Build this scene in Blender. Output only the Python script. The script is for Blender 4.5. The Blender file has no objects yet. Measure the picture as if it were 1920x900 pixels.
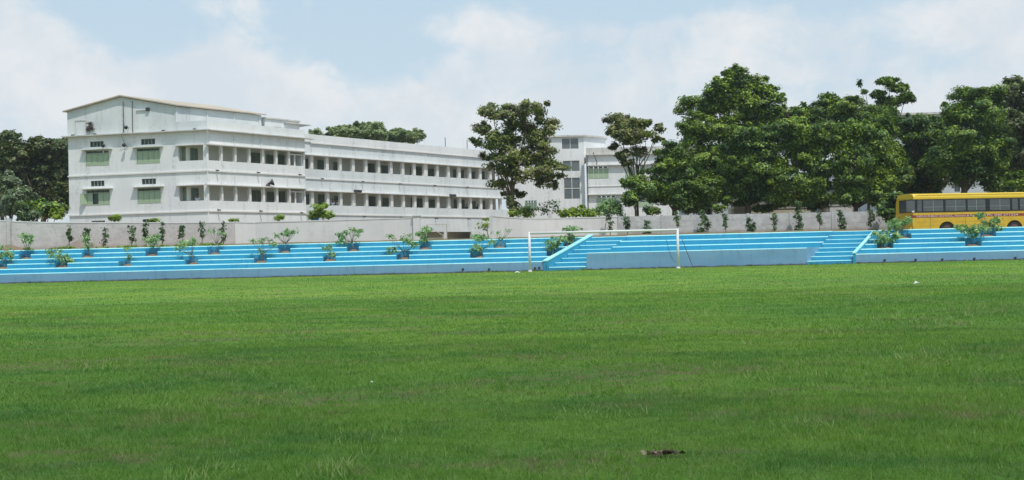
import bpy, math, random
import numpy as np
from mathutils import Vector, Matrix

SC = bpy.context.scene
# ------------------------------------------------------------------ camera
F = 2000.0; ROLL = 0.0235; PITCH = 24 / F; EZ = 1.12
_r0 = np.array([1.0, 0, 0]); _f = np.array([0, math.cos(PITCH), math.sin(PITCH)])
_u0 = np.array([0, -math.sin(PITCH), math.cos(PITCH)])
_r = _r0 * math.cos(ROLL) - _u0 * math.sin(ROLL)
_u = _r0 * math.sin(ROLL) + _u0 * math.cos(ROLL)
cam_data = bpy.data.cameras.new('camera')
cam = bpy.data.objects.new('camera', cam_data)
SC.collection.objects.link(cam)
cam.matrix_world = Matrix(((_r[0], _u[0], -_f[0], 0), (_r[1], _u[1], -_f[1], 0), (_r[2], _u[2], -_f[2], EZ), (0, 0, 0, 1)))
cam_data.sensor_width = 36; cam_data.lens = 36 * F / 1920
cam_data.clip_start = 0.1; cam_data.clip_end = 6000
SC.camera = cam

# ------------------------------------------------------------------ light
SUN = Vector((0.22, -0.38, 0.90)).normalized()
SC.view_settings.view_transform = 'Standard'; SC.view_settings.look = 'None'
SC.view_settings.exposure = 0.0; SC.view_settings.gamma = 1.0
SC.view_settings.use_curve_mapping = False
W = bpy.data.worlds.new('World'); SC.world = W; W.use_nodes = True
nt = W.node_tree; nt.nodes.clear()


class NB:
    """small node builder"""
    def __init__(s, nt): s.nt = nt
    def n(s, typ, ins=None, **kw):
        nd = s.nt.nodes.new(typ)
        for k, v in kw.items(): setattr(nd, k, v)
        for k, v in (ins or {}).items():
            if hasattr(v, 'bl_idname') or isinstance(v, bpy.types.NodeSocket): s.nt.links.new(v, nd.inputs[k])
            else: nd.inputs[k].default_value = v
        return nd
    def math(s, op, a, b=0.0, c=0.0, clamp=False):
        nd = s.nt.nodes.new('ShaderNodeMath'); nd.operation = op; nd.use_clamp = clamp
        for i, v in enumerate((a, b, c)):
            if isinstance(v, bpy.types.NodeSocket): s.nt.links.new(v, nd.inputs[i])
            else: nd.inputs[i].default_value = v
        return nd.outputs[0]
    def noise(s, vec, scale, detail=4, rough=0.55, dist=0.0):
        nd = s.n('ShaderNodeTexNoise', {'Scale': scale, 'Detail': detail, 'Roughness': rough, 'Distortion': dist})
        if vec is not None: s.nt.links.new(vec, nd.inputs['Vector'])
        return nd.outputs['Fac']
    def ramp(s, fac, stops):
        nd = s.n('ShaderNodeValToRGB')
        el = nd.color_ramp.elements
        while len(el) < len(stops): el.new(0.5)
        for e, (p, c) in zip(el, stops):
            e.position = p; e.color = c if len(c) == 4 else (*c, 1)
        s.nt.links.new(fac, nd.inputs[0])
        return nd.outputs[0]
    def mix(s, fac, a, b, typ='MIX'):
        nd = s.n('ShaderNodeMix', data_type='RGBA', blend_type=typ)
        for i, v in ((0, fac), (6, a), (7, b)):
            if isinstance(v, bpy.types.NodeSocket): s.nt.links.new(v, nd.inputs[i])
            else: nd.inputs[i].default_value = v if i == 0 else ((*v, 1) if len(v) == 3 else v)
        return nd.outputs[2]
    def remap(s, v, a, b, c=0.0, d=1.0, smooth=True):
        nd = s.n('ShaderNodeMapRange', {'From Min': a, 'From Max': b, 'To Min': c, 'To Max': d})
        nd.interpolation_type = 'SMOOTHSTEP' if smooth else 'LINEAR'
        s.nt.links.new(v, nd.inputs['Value'])
        return nd.outputs[0]


b = NB(nt)
sky = b.n('ShaderNodeTexSky', sky_type='NISHITA', sun_disc=False)
sky.sun_elevation = math.asin(SUN.z); sky.sun_rotation = math.atan2(SUN.x, SUN.y)
sky.air_density = 1.0; sky.dust_density = 1.5; sky.ozone_density = 1.5
tc = b.n('ShaderNodeTexCoord').outputs['Generated']
sep = b.n('ShaderNodeSeparateXYZ', {0: tc})
X, Y, Z = sep.outputs
zc = b.math('MAXIMUM', Z, 0.0)
az = b.math('ARCTAN2', X, Y)
el = b.math('ARCSINE', Z)
# cloud field seen on a ceiling plane, stretched near the horizon only moderately
den = b.math('ADD', zc, 0.22)
pv = b.n('ShaderNodeCombineXYZ', {0: b.math('DIVIDE', X, den), 1: b.math('DIVIDE', Y, den), 2: b.math('MULTIPLY', Z, 1.5)}).outputs[0]
n1 = b.noise(pv, 1.1, 9, 0.58, 0.3)
n2 = b.noise(pv, 3.4, 6, 0.6, 0.4)
cover = b.math('ADD', n1, b.math('MULTIPLY', n2, 0.22))
# cumulus banks above the skyline: a few broad soft heaps
def heap(a0, e0, sa, se, amp):
    da = b.math('DIVIDE', b.math('SUBTRACT', az, a0), sa); de = b.math('DIVIDE', b.math('SUBTRACT', el, e0), se)
    q = b.math('ADD', b.math('MULTIPLY', da, da), b.math('MULTIPLY', de, de))
    return b.math('MULTIPLY', b.math('POWER', 2.718, b.math('MULTIPLY', q, -1.0)), amp)
heaps = None
def pa(px, py): return (px - 960) / F, (474 - .0225 * (px - 960) - py) / F
for (px, py, sx, sy, amp) in [(60, 120, 170, 75, .34), (60, 30, 80, 30, .16), (470, 25, 120, 34, .30), (460, 160, 120, 60, .36), (640, 200, 120, 50, .26),
                              (300, 190, 200, 50, .26), (905, 55, 110, 45, .36), (810, 190, 90, 50, .30), (1100, 210, 200, 60, .25), (1220, 60, 250, 30, .14), (1560, 60, 200, 40, .12), (1000, 120, 200, 60, .2),
                              (1450, 130, 220, 60, .24), (1830, 80, 160, 60, .30), (1700, 200, 200, 50, .2), (960, 300, 1500, 90, .25),
                              (290, 85, 110, 50, -.36), (720, 110, 90, 50, -.17), (640, 60, 60, 40, -.1), (1180, 5, 160, 45, -.2), (1640, 20, 90, 40, -.15), (210, 20, 80, 30, -.1)]:
    a0, e0 = pa(px, py)
    h = heap(a0, e0, sx / F, sy / F, amp)
    heaps = h if heaps is None else b.math('ADD', heaps, h)
fine = b.noise(tc, 26, 7, 0.62, 0.5)
fac = b.math('ADD', cover, b.math('ADD', heaps, b.math('MULTIPLY', b.math('SUBTRACT', fine, 0.5), 0.6)))
mask = b.remap(fac, 0.60, 0.92)
ccol = b.mix(b.remap(b.noise(tc, 8, 8, 0.62), 0.40, 0.62), (6.35, 6.95, 7.5), (7.5, 7.75, 7.95))
hazy = b.mix(b.remap(el, 0.0, 0.5), (6.3, 7.35, 8.0), (4.2, 6.3, 8.0))
base = b.mix(0.82, sky.outputs[0], hazy)
col = b.mix(b.math('MULTIPLY', mask, 0.92), base, ccol)
bg = b.n('ShaderNodeBackground', {'Color': col, 'Strength': 0.11})
b.n('ShaderNodeOutputWorld', {0: bg.outputs[0]})

sl = bpy.data.lights.new('sun', 'SUN'); sl.energy = 3.4; sl.angle = math.radians(0.55); sl.color = (1.0, 0.955, 0.88)
so = bpy.data.objects.new('sun', sl); SC.collection.objects.link(so)
so.rotation_euler = SUN.to_track_quat('Z', 'Y').to_euler()

SC.cycles.max_bounces = 8; SC.cycles.diffuse_bounces = 6; SC.cycles.transmission_bounces = 3
SC.cycles.transparent_max_bounces = 8; SC.cycles.sample_clamp_indirect = 6


def P(px, py, Y):
    d = _f + _r * (px - 960) / F - _u * (py - 450) / F
    return np.array([0, 0, EZ]) + d * (Y / d[1])
def G(px, py, z=0.0):
    d = _f + _r * (px - 960) / F - _u * (py - 450) / F
    return np.array([0, 0, EZ]) + d * ((z - EZ) / d[2])


# ------------------------------------------------------------------ helpers
def link(o): SC.collection.objects.link(o); return o
def setp(o, label=None, cat=None, group=None, kind=None):
    if label: o['label'] = label
    if cat: o['category'] = cat
    if group: o['group'] = group
    if kind: o['kind'] = kind
    return o
def empty(name, loc, label, cat, group=None, rz=0.0):
    o = bpy.data.objects.new(name, None); link(o); o.location = loc; o.rotation_euler = (0, 0, rz)
    o.empty_display_size = 0.2
    return setp(o, label, cat, group)


class MB:
    def __init__(s, fr=None): s.v = []; s.f = []; s.m = []; s.fr = fr
    def T(s, p): return s.fr.pt(*p) if s.fr else tuple(p)
    def poly(s, pts, mi=0):
        k = len(s.v); s.v += [s.T(p) for p in pts]; s.f.append(tuple(range(k, k + len(pts)))); s.m.append(mi)
    def hexa(s, c, mi=0):
        k = len(s.v); s.v += [s.T(p) for p in c]
        for q in ((0, 3, 2, 1), (4, 5, 6, 7), (0, 1, 5, 4), (1, 2, 6, 5), (2, 3, 7, 6), (3, 0, 4, 7)):
            s.f.append(tuple(k + i for i in q)); s.m.append(mi)
    def box(s, a0, a1, b0, b1, c0, c1, mi=0):
        s.hexa([(a0, b0, c0), (a1, b0, c0), (a1, b1, c0), (a0, b1, c0), (a0, b0, c1), (a1, b0, c1), (a1, b1, c1), (a0, b1, c1)], mi)
    def prism(s, poly, z0, z1, mi=0):
        n = len(poly); k = len(s.v)
        s.v += [s.T((x, y, z0)) for x, y in poly] + [s.T((x, y, z1)) for x, y in poly]
        s.f.append(tuple(k + i for i in reversed(range(n)))); s.m.append(mi)
        s.f.append(tuple(k + n + i for i in range(n))); s.m.append(mi)
        for i in range(n):
            j = (i + 1) % n; s.f.append((k + i, k + j, k + n + j, k + n + i)); s.m.append(mi)
    def tube(s, pts, rad, seg=8, mi=0, cap=True):
        pts = [Vector(s.T(p)) for p in pts]
        if not hasattr(rad, '__len__'): rad = [rad] * len(pts)
        k0 = len(s.v)
        for i, p in enumerate(pts):
            d = (pts[min(i + 1, len(pts) - 1)] - pts[max(i - 1, 0)]).normalized()
            a = d.cross(Vector((0.31, 0.95, 0.11)) if abs(d.y) < .9 else Vector((1, 0, 0))).normalized(); c = d.cross(a)
            for j in range(seg):
                t = 2 * math.pi * j / seg
                s.v.append(tuple(p + (a * math.cos(t) + c * math.sin(t)) * rad[i]))
        for i in range(len(pts) - 1):
            for j in range(seg):
                j2 = (j + 1) % seg
                s.f.append((k0 + i * seg + j, k0 + i * seg + j2, k0 + (i + 1) * seg + j2, k0 + (i + 1) * seg + j)); s.m.append(mi)
        if cap:
            s.f.append(tuple(k0 + j for j in reversed(range(seg)))); s.m.append(mi)
            e = k0 + (len(pts) - 1) * seg
            s.f.append(tuple(e + j for j in range(seg))); s.m.append(mi)
    def build(s, name, mats, parent=None, smooth=False, origin=None):
        me = bpy.data.meshes.new(name)
        v = np.array(s.v, dtype=float)
        if origin is None: origin = v.min(axis=0) * .5 + v.max(axis=0) * .5; origin[2] = v[:, 2].min()
        origin = np.array(origin, float)
        me.from_pydata([tuple(p) for p in v - origin], [], s.f)
        if not isinstance(mats, (list, tuple)): mats = [mats]
        for m in mats: me.materials.append(m)
        me.polygons.foreach_set('material_index', s.m)
        if smooth: me.polygons.foreach_set('use_smooth', [True] * len(s.f))
        me.update()
        o = bpy.data.objects.new(name, me); link(o)
        if parent is not None:
            chain = Matrix.Identity(4); q = parent
            mats_ = []
            while q is not None:
                mats_.append(Matrix.Translation(q.location) @ q.rotation_euler.to_matrix().to_4x4()); q = q.parent
            for mm in reversed(mats_): chain = chain @ mm
            o.parent = parent
            loc = chain.inverted() @ Vector(origin)
            o.location = loc
            if s.fr is None or True:
                o.rotation_euler = chain.to_3x3().inverted().to_euler()
        else: o.location = origin
        return o


class Fr:
    """vertical facade frame: s along the wall, d outwards, z up"""
    def __init__(s, O, u, toward=(0, 0)):
        s.O = np.array(O, float); s.u = np.array(u, float); s.u /= np.linalg.norm(s.u)
        n = np.array([s.u[1], -s.u[0]])
        if n @ (np.array(toward) - s.O) < 0: n = -n
        s.n = n
    def pt(s, a, d, z):
        p = s.O + s.u * a + s.n * d; return (p[0], p[1], z)
    def hit(s, px, py, d=0.0):
        r = _f + _r * (px - 960) / F - _u * (py - 450) / F
        O = s.O + s.n * d
        t = (O @ s.n) / (r[:2] @ s.n)
        p = np.array([0, 0, EZ]) + r * t
        return float((p[:2] - O) @ s.u), float(p[2])


def wall_holes(mb, s0, s1, z0, z1, holes, d=0.0, t=0.25, mi=0, ends=True):
    """a wall slab with rectangular openings, faces only where they show"""
    S = sorted({s0, s1, *[min(max(v, s0), s1) for h in holes for v in h[:2]]}); Zs = sorted({z0, z1, *[min(max(v, z0), z1) for h in holes for v in h[2:]]})
    ns, nz = len(S) - 1, len(Zs) - 1
    def solid(i, j):
        if i < 0 or j < 0 or i >= ns or j >= nz: return None
        cs, cz = (S[i] + S[i + 1]) / 2, (Zs[j] + Zs[j + 1]) / 2
        return not any(h[0] < cs < h[1] and h[2] < cz < h[3] for h in holes)
    for i in range(ns):
        for j in range(nz):
            if not solid(i, j): continue
            a, c, e, g = S[i], S[i + 1], Zs[j], Zs[j + 1]
            mb.poly([(a, d, e), (c, d, e), (c, d, g), (a, d, g)], mi); mb.poly([(a, d - t, g), (c, d - t, g), (c, d - t, e), (a, d - t, e)], mi)
            if not solid(i - 1, j): mb.poly([(a, d - t, e), (a, d, e), (a, d, g), (a, d - t, g)], mi)
            if not solid(i + 1, j): mb.poly([(c, d, e), (c, d - t, e), (c, d - t, g), (c, d, g)], mi)
            if not solid(i, j - 1): mb.poly([(a, d - t, e), (c, d - t, e), (c, d, e), (a, d, e)], mi)
            if not solid(i, j + 1): mb.poly([(a, d, g), (c, d, g), (c, d - t, g), (a, d - t, g)], mi)


# ------------------------------------------------------------------ materials
def new_mat(name):
    m = bpy.data.materials.new(name); m.use_nodes = True; nt = m.node_tree; nt.nodes.clear(); return m, NB(nt)
def finish(b, col, rough=0.7, bump=None, bstr=0.3, bdist=0.02, metal=0.0, spec=0.3, **kw):
    pb = b.n('ShaderNodeBsdfPrincipled', {'Roughness': rough, 'Metallic': metal, 'Specular IOR Level': spec})
    if isinstance(col, bpy.types.NodeSocket): b.nt.links.new(col, pb.inputs['Base Color'])
    else: pb.inputs['Base Color'].default_value = (*col, 1)
    for k, v in kw.items(): pb.inputs[k].default_value = v
    if bump is not None:
        bp = b.n('ShaderNodeBump', {'Strength': bstr, 'Distance': bdist, 'Height': bump}); b.nt.links.new(bp.outputs[0], pb.inputs['Normal'])
    b.n('ShaderNodeOutputMaterial', {0: pb.outputs[0]})
    return pb
def pos(b): return b.n('ShaderNodeNewGeometry').outputs['Position']
def scaled(b, v, s):
    return b.n('ShaderNodeVectorMath', {0: v, 1: s}, operation='MULTIPLY').outputs[0]

def mat_plaster(name, c1, c2, stain=(0.3, 0.29, 0.27), amt=0.35, sc=1.0, bump=0.2):
    m, b = new_mat(name); p = pos(b)
    n = b.noise(p, 0.35 * sc, 6, 0.6); c = b.mix(b.remap(n, 0.35, 0.65), c1, c2)
    st = b.noise(scaled(b, p, (1.1, 1.1, 0.13)), 1.3 * sc, 7, 0.65)          # rain streaks run down
    sp = b.noise(p, 3.5 * sc, 8, 0.7)
    k = b.math('MULTIPLY', b.remap(st, 0.47, 0.72), b.remap(sp, 0.35, 0.7)); k = b.math('MULTIPLY', k, amt)
    c = b.mix(k, c, stain)
    finish(b, c, 0.85, b.noise(p, 14, 5, 0.6), bump, 0.02, spec=0.15); return m

M = {}
M['white'] = mat_plaster('white_wall_paint', (0.77, 0.77, 0.765), (0.71, 0.715, 0.715), amt=0.6)
M['white2'] = mat_plaster('older_white_paint', (0.69, 0.71, 0.715), (0.61, 0.635, 0.65), amt=0.7)
M['pillar'] = mat_plaster('pillar_paint', (0.74, 0.72, 0.70), (0.70, 0.68, 0.66), amt=0.2)
M['ledge'] = mat_plaster('ledge_concrete', (0.62, 0.60, 0.56), (0.5, 0.49, 0.46), (0.2, 0.19, 0.17), amt=0.9, sc=1.6)
M['inner'] = mat_plaster('corridor_wall_paint', (0.80, 0.78, 0.71), (0.76, 0.74, 0.67), amt=0.2)
M['roof_tan'] = mat_plaster('roof_sheet', (0.50, 0.42, 0.33), (0.42, 0.37, 0.31), (0.25, 0.2, 0.16), amt=0.6)
M['cream'] = mat_plaster('cream_wall', (0.55, 0.50, 0.40), (0.48, 0.44, 0.36), amt=0.5)
M['palewall'] = mat_plaster('pale_far_wall', (0.50, 0.53, 0.56), (0.44, 0.47, 0.5), amt=0.4)
M['cwall_white'] = mat_plaster('compound_wall_whitewash', (0.70, 0.68, 0.675), (0.63, 0.615, 0.615), (0.34, 0.31, 0.29), amt=0.4)

def mat_cwall(name, c1, c2, dirt, base_z):
    m, b = new_mat(name); p = pos(b)
    n = b.noise(p, 1.6, 8, 0.68); c = b.mix(b.remap(n, 0.35, 0.65), c1, c2)
    sp = b.remap(b.noise(p, 5.0, 8, 0.7), 0.5, 0.72); c = b.mix(b.math('MULTIPLY', sp, 0.45), c, (0.2, 0.18, 0.17))
    z = b.n('ShaderNodeSeparateXYZ', {0: p}).outputs[2]
    zz = b.math('ADD', z, b.math('MULTIPLY', b.noise(p, 0.9, 4), 0.5))
    c = b.mix(b.remap(zz, base_z + 0.2, base_z + 0.62, 0.75, 0.0), c, dirt)
    finish(b, c, 0.9, b.noise(p, 9, 7, 0.65), 0.6, 0.04, spec=0.1); return m
M['cwall_grey'] = mat_cwall('rough_grey_wall', (0.57, 0.535, 0.53), (0.49, 0.46, 0.455), (0.32, 0.26, 0.22), 2.1)
M['cwall_right'] = mat_cwall('old_panel_wall', (0.55, 0.545, 0.55), (0.45, 0.445, 0.45), (0.30, 0.18, 0.13), 2.2)

def mat_paint_blue(name, c1, c2, worn, wamt=0.5, moss=False):
    m, b = new_mat(name); p = pos(b)
    c = b.mix(b.remap(b.noise(scaled(b, p, (0.25, 1, 1)), 1.2, 6, 0.6), 0.3, 0.7), c1, c2)
    w = b.remap(b.noise(scaled(b, p, (0.5, 1, 1)), 4.5, 9, 0.72), 0.54, 0.7)
    c = b.mix(b.math('MULTIPLY', w, wamt), c, worn)
    sk = b.remap(b.noise(scaled(b, p, (2.2, .3, .35)), 2.0, 7, 0.7), 0.5, 0.72, 0, .5); c = b.mix(sk, c, tuple(v * .55 + .03 for v in c1))
    ch = b.remap(b.noise(p, 9, 6, 0.75), 0.62, 0.68, 0, .55); c = b.mix(ch, c, (0.34, 0.36, 0.36))
    if moss:
        z = b.n('ShaderNodeSeparateXYZ', {0: p}).outputs[2]
        zz = b.math('ADD', z, b.math('MULTIPLY', b.noise(scaled(b, p, (0.6, 1, 1)), 2.2, 7, 0.7), 0.24))
        c = b.mix(b.remap(zz, 0.13, 0.24, 0.9, 0.0), c, (0.07, 0.05, 0.04))
        g = b.remap(b.noise(p, 1.1, 8, 0.75), 0.60, 0.70); c = b.mix(b.math('MULTIPLY', g, 0.6), c, (0.10, 0.15, 0.12))
    finish(b, c, 0.6, b.noise(p, 12, 6, 0.6), 0.25, 0.02, spec=0.3); return m
M['blue_front'] = mat_paint_blue('faded_blue_front', (0.15, 0.31, 0.48), (0.19, 0.36, 0.53), (0.25, 0.31, 0.35), 0.5, True)
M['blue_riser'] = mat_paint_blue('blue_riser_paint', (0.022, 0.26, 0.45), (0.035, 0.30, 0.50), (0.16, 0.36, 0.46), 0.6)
M['blue_tread'] = mat_paint_blue('pale_cyan_tread', (0.24, 0.64, 0.72), (0.42, 0.72, 0.67), (0.40, 0.46, 0.42), 0.8)  # worn cyan paint, with the overexposed sun on the step tops painted in

M['pit'] = mat_plaster('faded_blue_pit_paint', (0.08, 0.33, 0.50), (0.14, 0.35, 0.47), (0.2, 0.15, 0.12), amt=0.4, sc=2)  # faded blue on the cut faces and back of the planting gaps

def mat_simple(name, col, rough=0.6, metal=0.0, var=0.2, spec=0.4, sc=4.0):
    m, b = new_mat(name); p = pos(b)
    n = b.noise(p, sc, 5, 0.6)
    c = b.mix(n, tuple(x * (1 - var) for x in col), tuple(min(1, x * (1 + var)) for x in col))
    finish(b, c, rough, metal=metal, spec=spec); return m
M['green_shutter'] = mat_simple('green_shutter_paint', (0.36, 0.46, 0.31), 0.6, var=0.12)
M['green_dark'] = mat_simple('green_door_paint', (0.18, 0.25, 0.17), 0.6)
M['window_dark'] = mat_simple('dark_opening', (0.06, 0.075, 0.07), 0.4)
M['inner_pane'] = mat_simple('green_grey_pane', (0.13, 0.165, 0.13), 0.5)  # green-grey of the inner window panes and door panels
M['grille'] = mat_simple('grey_green_grille', (0.24, 0.29, 0.25), 0.6)
M['glass_grey'] = mat_simple('grey_window_glass', (0.13, 0.15, 0.155), 0.12, var=0.25, spec=0.6)
M['dark_metal'] = mat_simple('dark_metal', (0.05, 0.05, 0.055), 0.5, 0.3)
M['rust'] = mat_simple('rusty_pipe', (0.11, 0.09, 0.08), 0.8)
M['white_metal'] = mat_simple('white_post_paint', (0.68, 0.66, 0.69), 0.5, var=0.06)
M['soil'] = mat_simple('red_soil', (0.22, 0.15, 0.11), 0.95, var=0.4, spec=0.05)
M['rubble'] = mat_simple('grey_brown_rubble', (0.24, 0.19, 0.165), 0.95, var=0.35, spec=0.05, sc=9)
M['bark'] = mat_simple('brown_bark', (0.12, 0.085, 0.06), 0.9, var=0.35, spec=0.1, sc=8)
M['bark_pale'] = mat_simple('pale_bark', (0.19, 0.16, 0.125), 0.9, var=0.3, spec=0.1, sc=8)
M['paper'] = mat_simple('white_paper', (0.75, 0.75, 0.73), 0.7, var=0.05)
M['deadleaf'] = mat_simple('dead_leaf', (0.10, 0.06, 0.045), 0.85, var=0.6, sc=40)
M['deadleaf2'] = mat_simple('dry_tan_leaf', (0.36, 0.27, 0.18), 0.85, var=0.4, sc=40)
M['blue_tarp'] = mat_simple('blue_tarpaulin', (0.05, 0.25, 0.5), 0.5)
M['shirt'] = mat_simple('white_shirt', (0.66, 0.68, 0.74), 0.9, var=0.05)
M['shirt_blue'] = mat_simple('dark_blue_shirt', (0.06, 0.08, 0.13), 0.9)
M['skin'] = mat_simple('brown_skin', (0.20, 0.11, 0.07), 0.6, var=0.05)
M['hair'] = mat_simple('black_hair', (0.012, 0.011, 0.011), 0.6)

def mat_leaf(name, stops, sc=0.55, trans=0.25, rough=0.55, tint=(1.25, 1.35, 0.6)):
    m, b = new_mat(name); p = pos(b)
    n = b.remap(b.noise(p, sc, 4, 0.6), .3, .7, smooth=False); wn = b.n('ShaderNodeAttribute', attribute_name='leafv').outputs['Fac']
    v = b.math('ADD', b.math('MULTIPLY', n, 0.55), b.math('MULTIPLY', wn, 0.55))
    c = b.ramp(v, stops)
    pb = b.n('ShaderNodeBsdfPrincipled', {'Base Color': c, 'Roughness': rough, 'Specular IOR Level': 0.35})
    tcol = b.mix(1.0, c, tint, 'MULTIPLY')
    tr = b.n('ShaderNodeBsdfTranslucent', {'Color': tcol})
    ms = b.n('ShaderNodeMixShader', {0: trans, 1: pb.outputs[0], 2: tr.outputs[0]})
    b.n('ShaderNodeOutputMaterial', {0: ms.outputs[0]}); return m
M['leaf_dark'] = mat_leaf('dark_green_leaves', [(0.2, (0.03, 0.07, 0.018)), (0.5, (0.065, 0.135, 0.026)), (0.8, (0.27, 0.37, 0.05))])  # bright stop lifted: sunlit yellow-green highlights painted into the leaf colour
M['leaf_mid'] = mat_leaf('green_leaves', [(0.2, (0.035, 0.08, 0.018)), (0.5, (0.09, 0.17, 0.03)), (0.8, (0.34, 0.44, 0.055))])  # bright end likewise carries painted sun highlights for the crowns
M['leaf_far'] = mat_leaf('haze_tinted_leaves', [(0.2, (0.12, 0.18, 0.07)), (0.5, (0.19, 0.26, 0.10)), (0.8, (0.31, 0.37, 0.15))])  # distance haze painted into the colour of the far treetops
M['leaf_teak'] = mat_leaf('teak_leaves', [(0.2, (0.06, 0.10, 0.022)), (0.5, (0.13, 0.18, 0.036)), (0.8, (0.28, 0.31, 0.075))])
M['leaf_brown'] = mat_leaf('brown_tinged_leaves', [(0.2, (0.035, 0.065, 0.018)), (0.5, (0.08, 0.12, 0.035)), (0.8, (0.19, 0.22, 0.075))])
M['flower'] = mat_leaf('tan_flower_sprays', [(0.2, (0.14, 0.11, 0.06)), (0.5, (0.22, 0.18, 0.10)), (0.8, (0.32, 0.27, 0.17))], trans=0.3)
M['leaf_sap'] = mat_leaf('sapling_leaves', [(0.2, (0.10, 0.19, 0.07)), (0.5, (0.18, 0.32, 0.11)), (0.8, (0.36, 0.48, 0.22))], sc=3, rough=0.4)
M['leaf_lime'] = mat_leaf('lime_green_leaves', [(0.2, (0.12, 0.20, 0.02)), (0.5, (0.20, 0.31, 0.03)), (0.8, (0.33, 0.42, 0.06))], sc=3)
M['leaf_creeper'] = mat_leaf('creeper_leaves', [(0.2, (0.035, 0.075, 0.035)), (0.5, (0.07, 0.13, 0.055)), (0.8, (0.15, 0.22, 0.09))], sc=3)
M['leaf_pale'] = mat_leaf('pale_glossy_leaves', [(0.2, (0.06, 0.11, 0.045)), (0.5, (0.12, 0.18, 0.08)), (0.8, (0.32, 0.36, 0.24))], rough=0.35)

# grass: patches of lusher, yellower and drier turf, fixed to the field
def grass_color(b, p, bright=1.0):
    big = b.noise(scaled(b, p, (0.45, 1.0, 1)), 0.11, 4, 0.55); mid = b.noise(scaled(b, p, (0.6, 1, 1)), 0.8, 6, 0.65); fi = b.noise(p, 6.0, 5, 0.65)
    c = b.mix(b.remap(big, 0.36, 0.64), (0.165, 0.32, 0.050), (0.25, 0.39, 0.054))
    c = b.mix(b.remap(mid, 0.42, 0.68, 0, 0.65), c, (0.11, 0.26, 0.05))
    c = b.mix(b.remap(fi, 0.55, 0.75, 0, 0.35), c, (0.32, 0.42, 0.10))
    dr = b.noise(scaled(b, p, (0.4, 1.1, 1)), 0.75, 8, 0.7, 0.4)
    lush = b.remap(b.noise(scaled(b, p, (0.5, 1.15, 1)), 0.9, 7, 0.68, 0.5), 0.5, 0.62, 0, .55); c = b.mix(lush, c, (0.07, 0.20, 0.045))
    pale = b.remap(b.noise(p, 2.6, 7, 0.72), 0.52, 0.66, 0, .4); c = b.mix(pale, c, (0.29, 0.37, 0.11))
    dry = b.math('MULTIPLY', b.remap(dr, 0.50, 0.60), b.remap(b.noise(p, 4.0, 6, 0.72), 0.44, 0.60))
    return c, dry
m, b = new_mat('turf_ground'); p = pos(b); c, dry = grass_color(b, p)
c = b.mix(b.math('MULTIPLY', dry, 0.75), c, (0.30, 0.23, 0.14))
yy = b.n('ShaderNodeSeparateXYZ', {0: p}).outputs[1]
edge = b.remap(b.math('ADD', yy, b.math('MULTIPLY', b.noise(scaled(b, p, (0.7, 1, 1)), 1.2, 6, 0.7), 1.0)), 62.9, 63.5)
c = b.mix(edge, c, (0.20, 0.12, 0.07))
c = b.mix(b.remap(b.noise(p, 30, 5, .7), .45, .65, 0, .5), c, (0.12, 0.11, 0.06))
finish(b, c, 0.95, b.noise(p, 40, 6, 0.7), 0.8, 0.05, spec=0.05); M['turf'] = m
m, b = new_mat('grass_blade'); p = pos(b); c, dry = grass_color(b, p)
wn = b.n('ShaderNodeAttribute', attribute_name='leafv').outputs['Fac']
c = b.mix(b.math('MULTIPLY', dry, 0.75), c, (0.36, 0.28, 0.16))
c = b.mix(b.remap(wn, 0.80, 0.93, 0, 0.7), c, (0.38, 0.43, 0.17)); c = b.mix(b.remap(wn, 0.0, 0.45, 0.75, 0), c, (0.07, 0.16, 0.035))
pb = b.n('ShaderNodeBsdfPrincipled', {'Base Color': c, 'Roughness': 0.5, 'Specular IOR Level': 0.3})
tr = b.n('ShaderNodeBsdfTranslucent', {'Color': b.mix(1.0, c, (1.2, 1.3, .6), 'MULTIPLY')})
b.n('ShaderNodeOutputMaterial', {0: b.n('ShaderNodeMixShader', {0: 0.3, 1: pb.outputs[0], 2: tr.outputs[0]}).outputs[0]}); M['blade'] = m
m, b = new_mat('dirt_ground'); p = pos(b)
c = b.mix(b.remap(b.noise(p, 0.5, 7, 0.65), 0.4, 0.62), (0.27, 0.17, 0.115), (0.10, 0.13, 0.045)); c = b.mix(b.remap(b.noise(p, 3, 6, 0.7), 0.5, 0.7, 0, .6), c, (0.34, 0.27, 0.2))
finish(b, c, 0.95, b.noise(p, 6, 6, 0.7), 0.7, 0.1, spec=0.05); M['dirt'] = m

# ------------------------------------------------------------------ ground
mb = MB(); mb.box(-500, 500, -200, 66.0, -0.6, 0.0)
setp(mb.build('football_field', M['turf']), 'short green turf of the playing field', kind='structure')

def terr_z(x, y):
    z = 2.0 + 0.25 * min(1, max(0, (y - 68.5) / 9.0))
    k = min(1, max(0, (x - 24.5) / 1.6)); k = k * k * (3 - 2 * k)
    k2 = min(1, max(0, (90 - y) / 4)); lo = 1.58
    return z * (1 - k * k2) + lo * k * k2
mb = MB(); xs = [-700, -400, -250, -120] + [v for v in np.arange(-80, 81, 2.0)] + [120, 250, 400, 700]
ys = [68.0] + [v for v in np.arange(69, 96, 1.5)] + [110, 140, 200, 400, 700]
k = {}
for j, y in enumerate(ys):
    for i, x in enumerate(xs):
        k[i, j] = len(mb.v); mb.v.append((x, y, terr_z(x, y) + (random.Random(i * 77 + j).uniform(-.03, .03) if 69 < y < 96 else 0)))
for j in range(len(ys) - 1):
    for i in range(len(xs) - 1): mb.f.append((k[i, j], k[i + 1, j], k[i + 1, j + 1], k[i, j + 1])); mb.m.append(0)
setp(mb.build('raised_ground', M['dirt'], smooth=True, origin=(0, 68, 0)), 'bare reddish earth terrace behind the blue steps', kind='structure')

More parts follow.
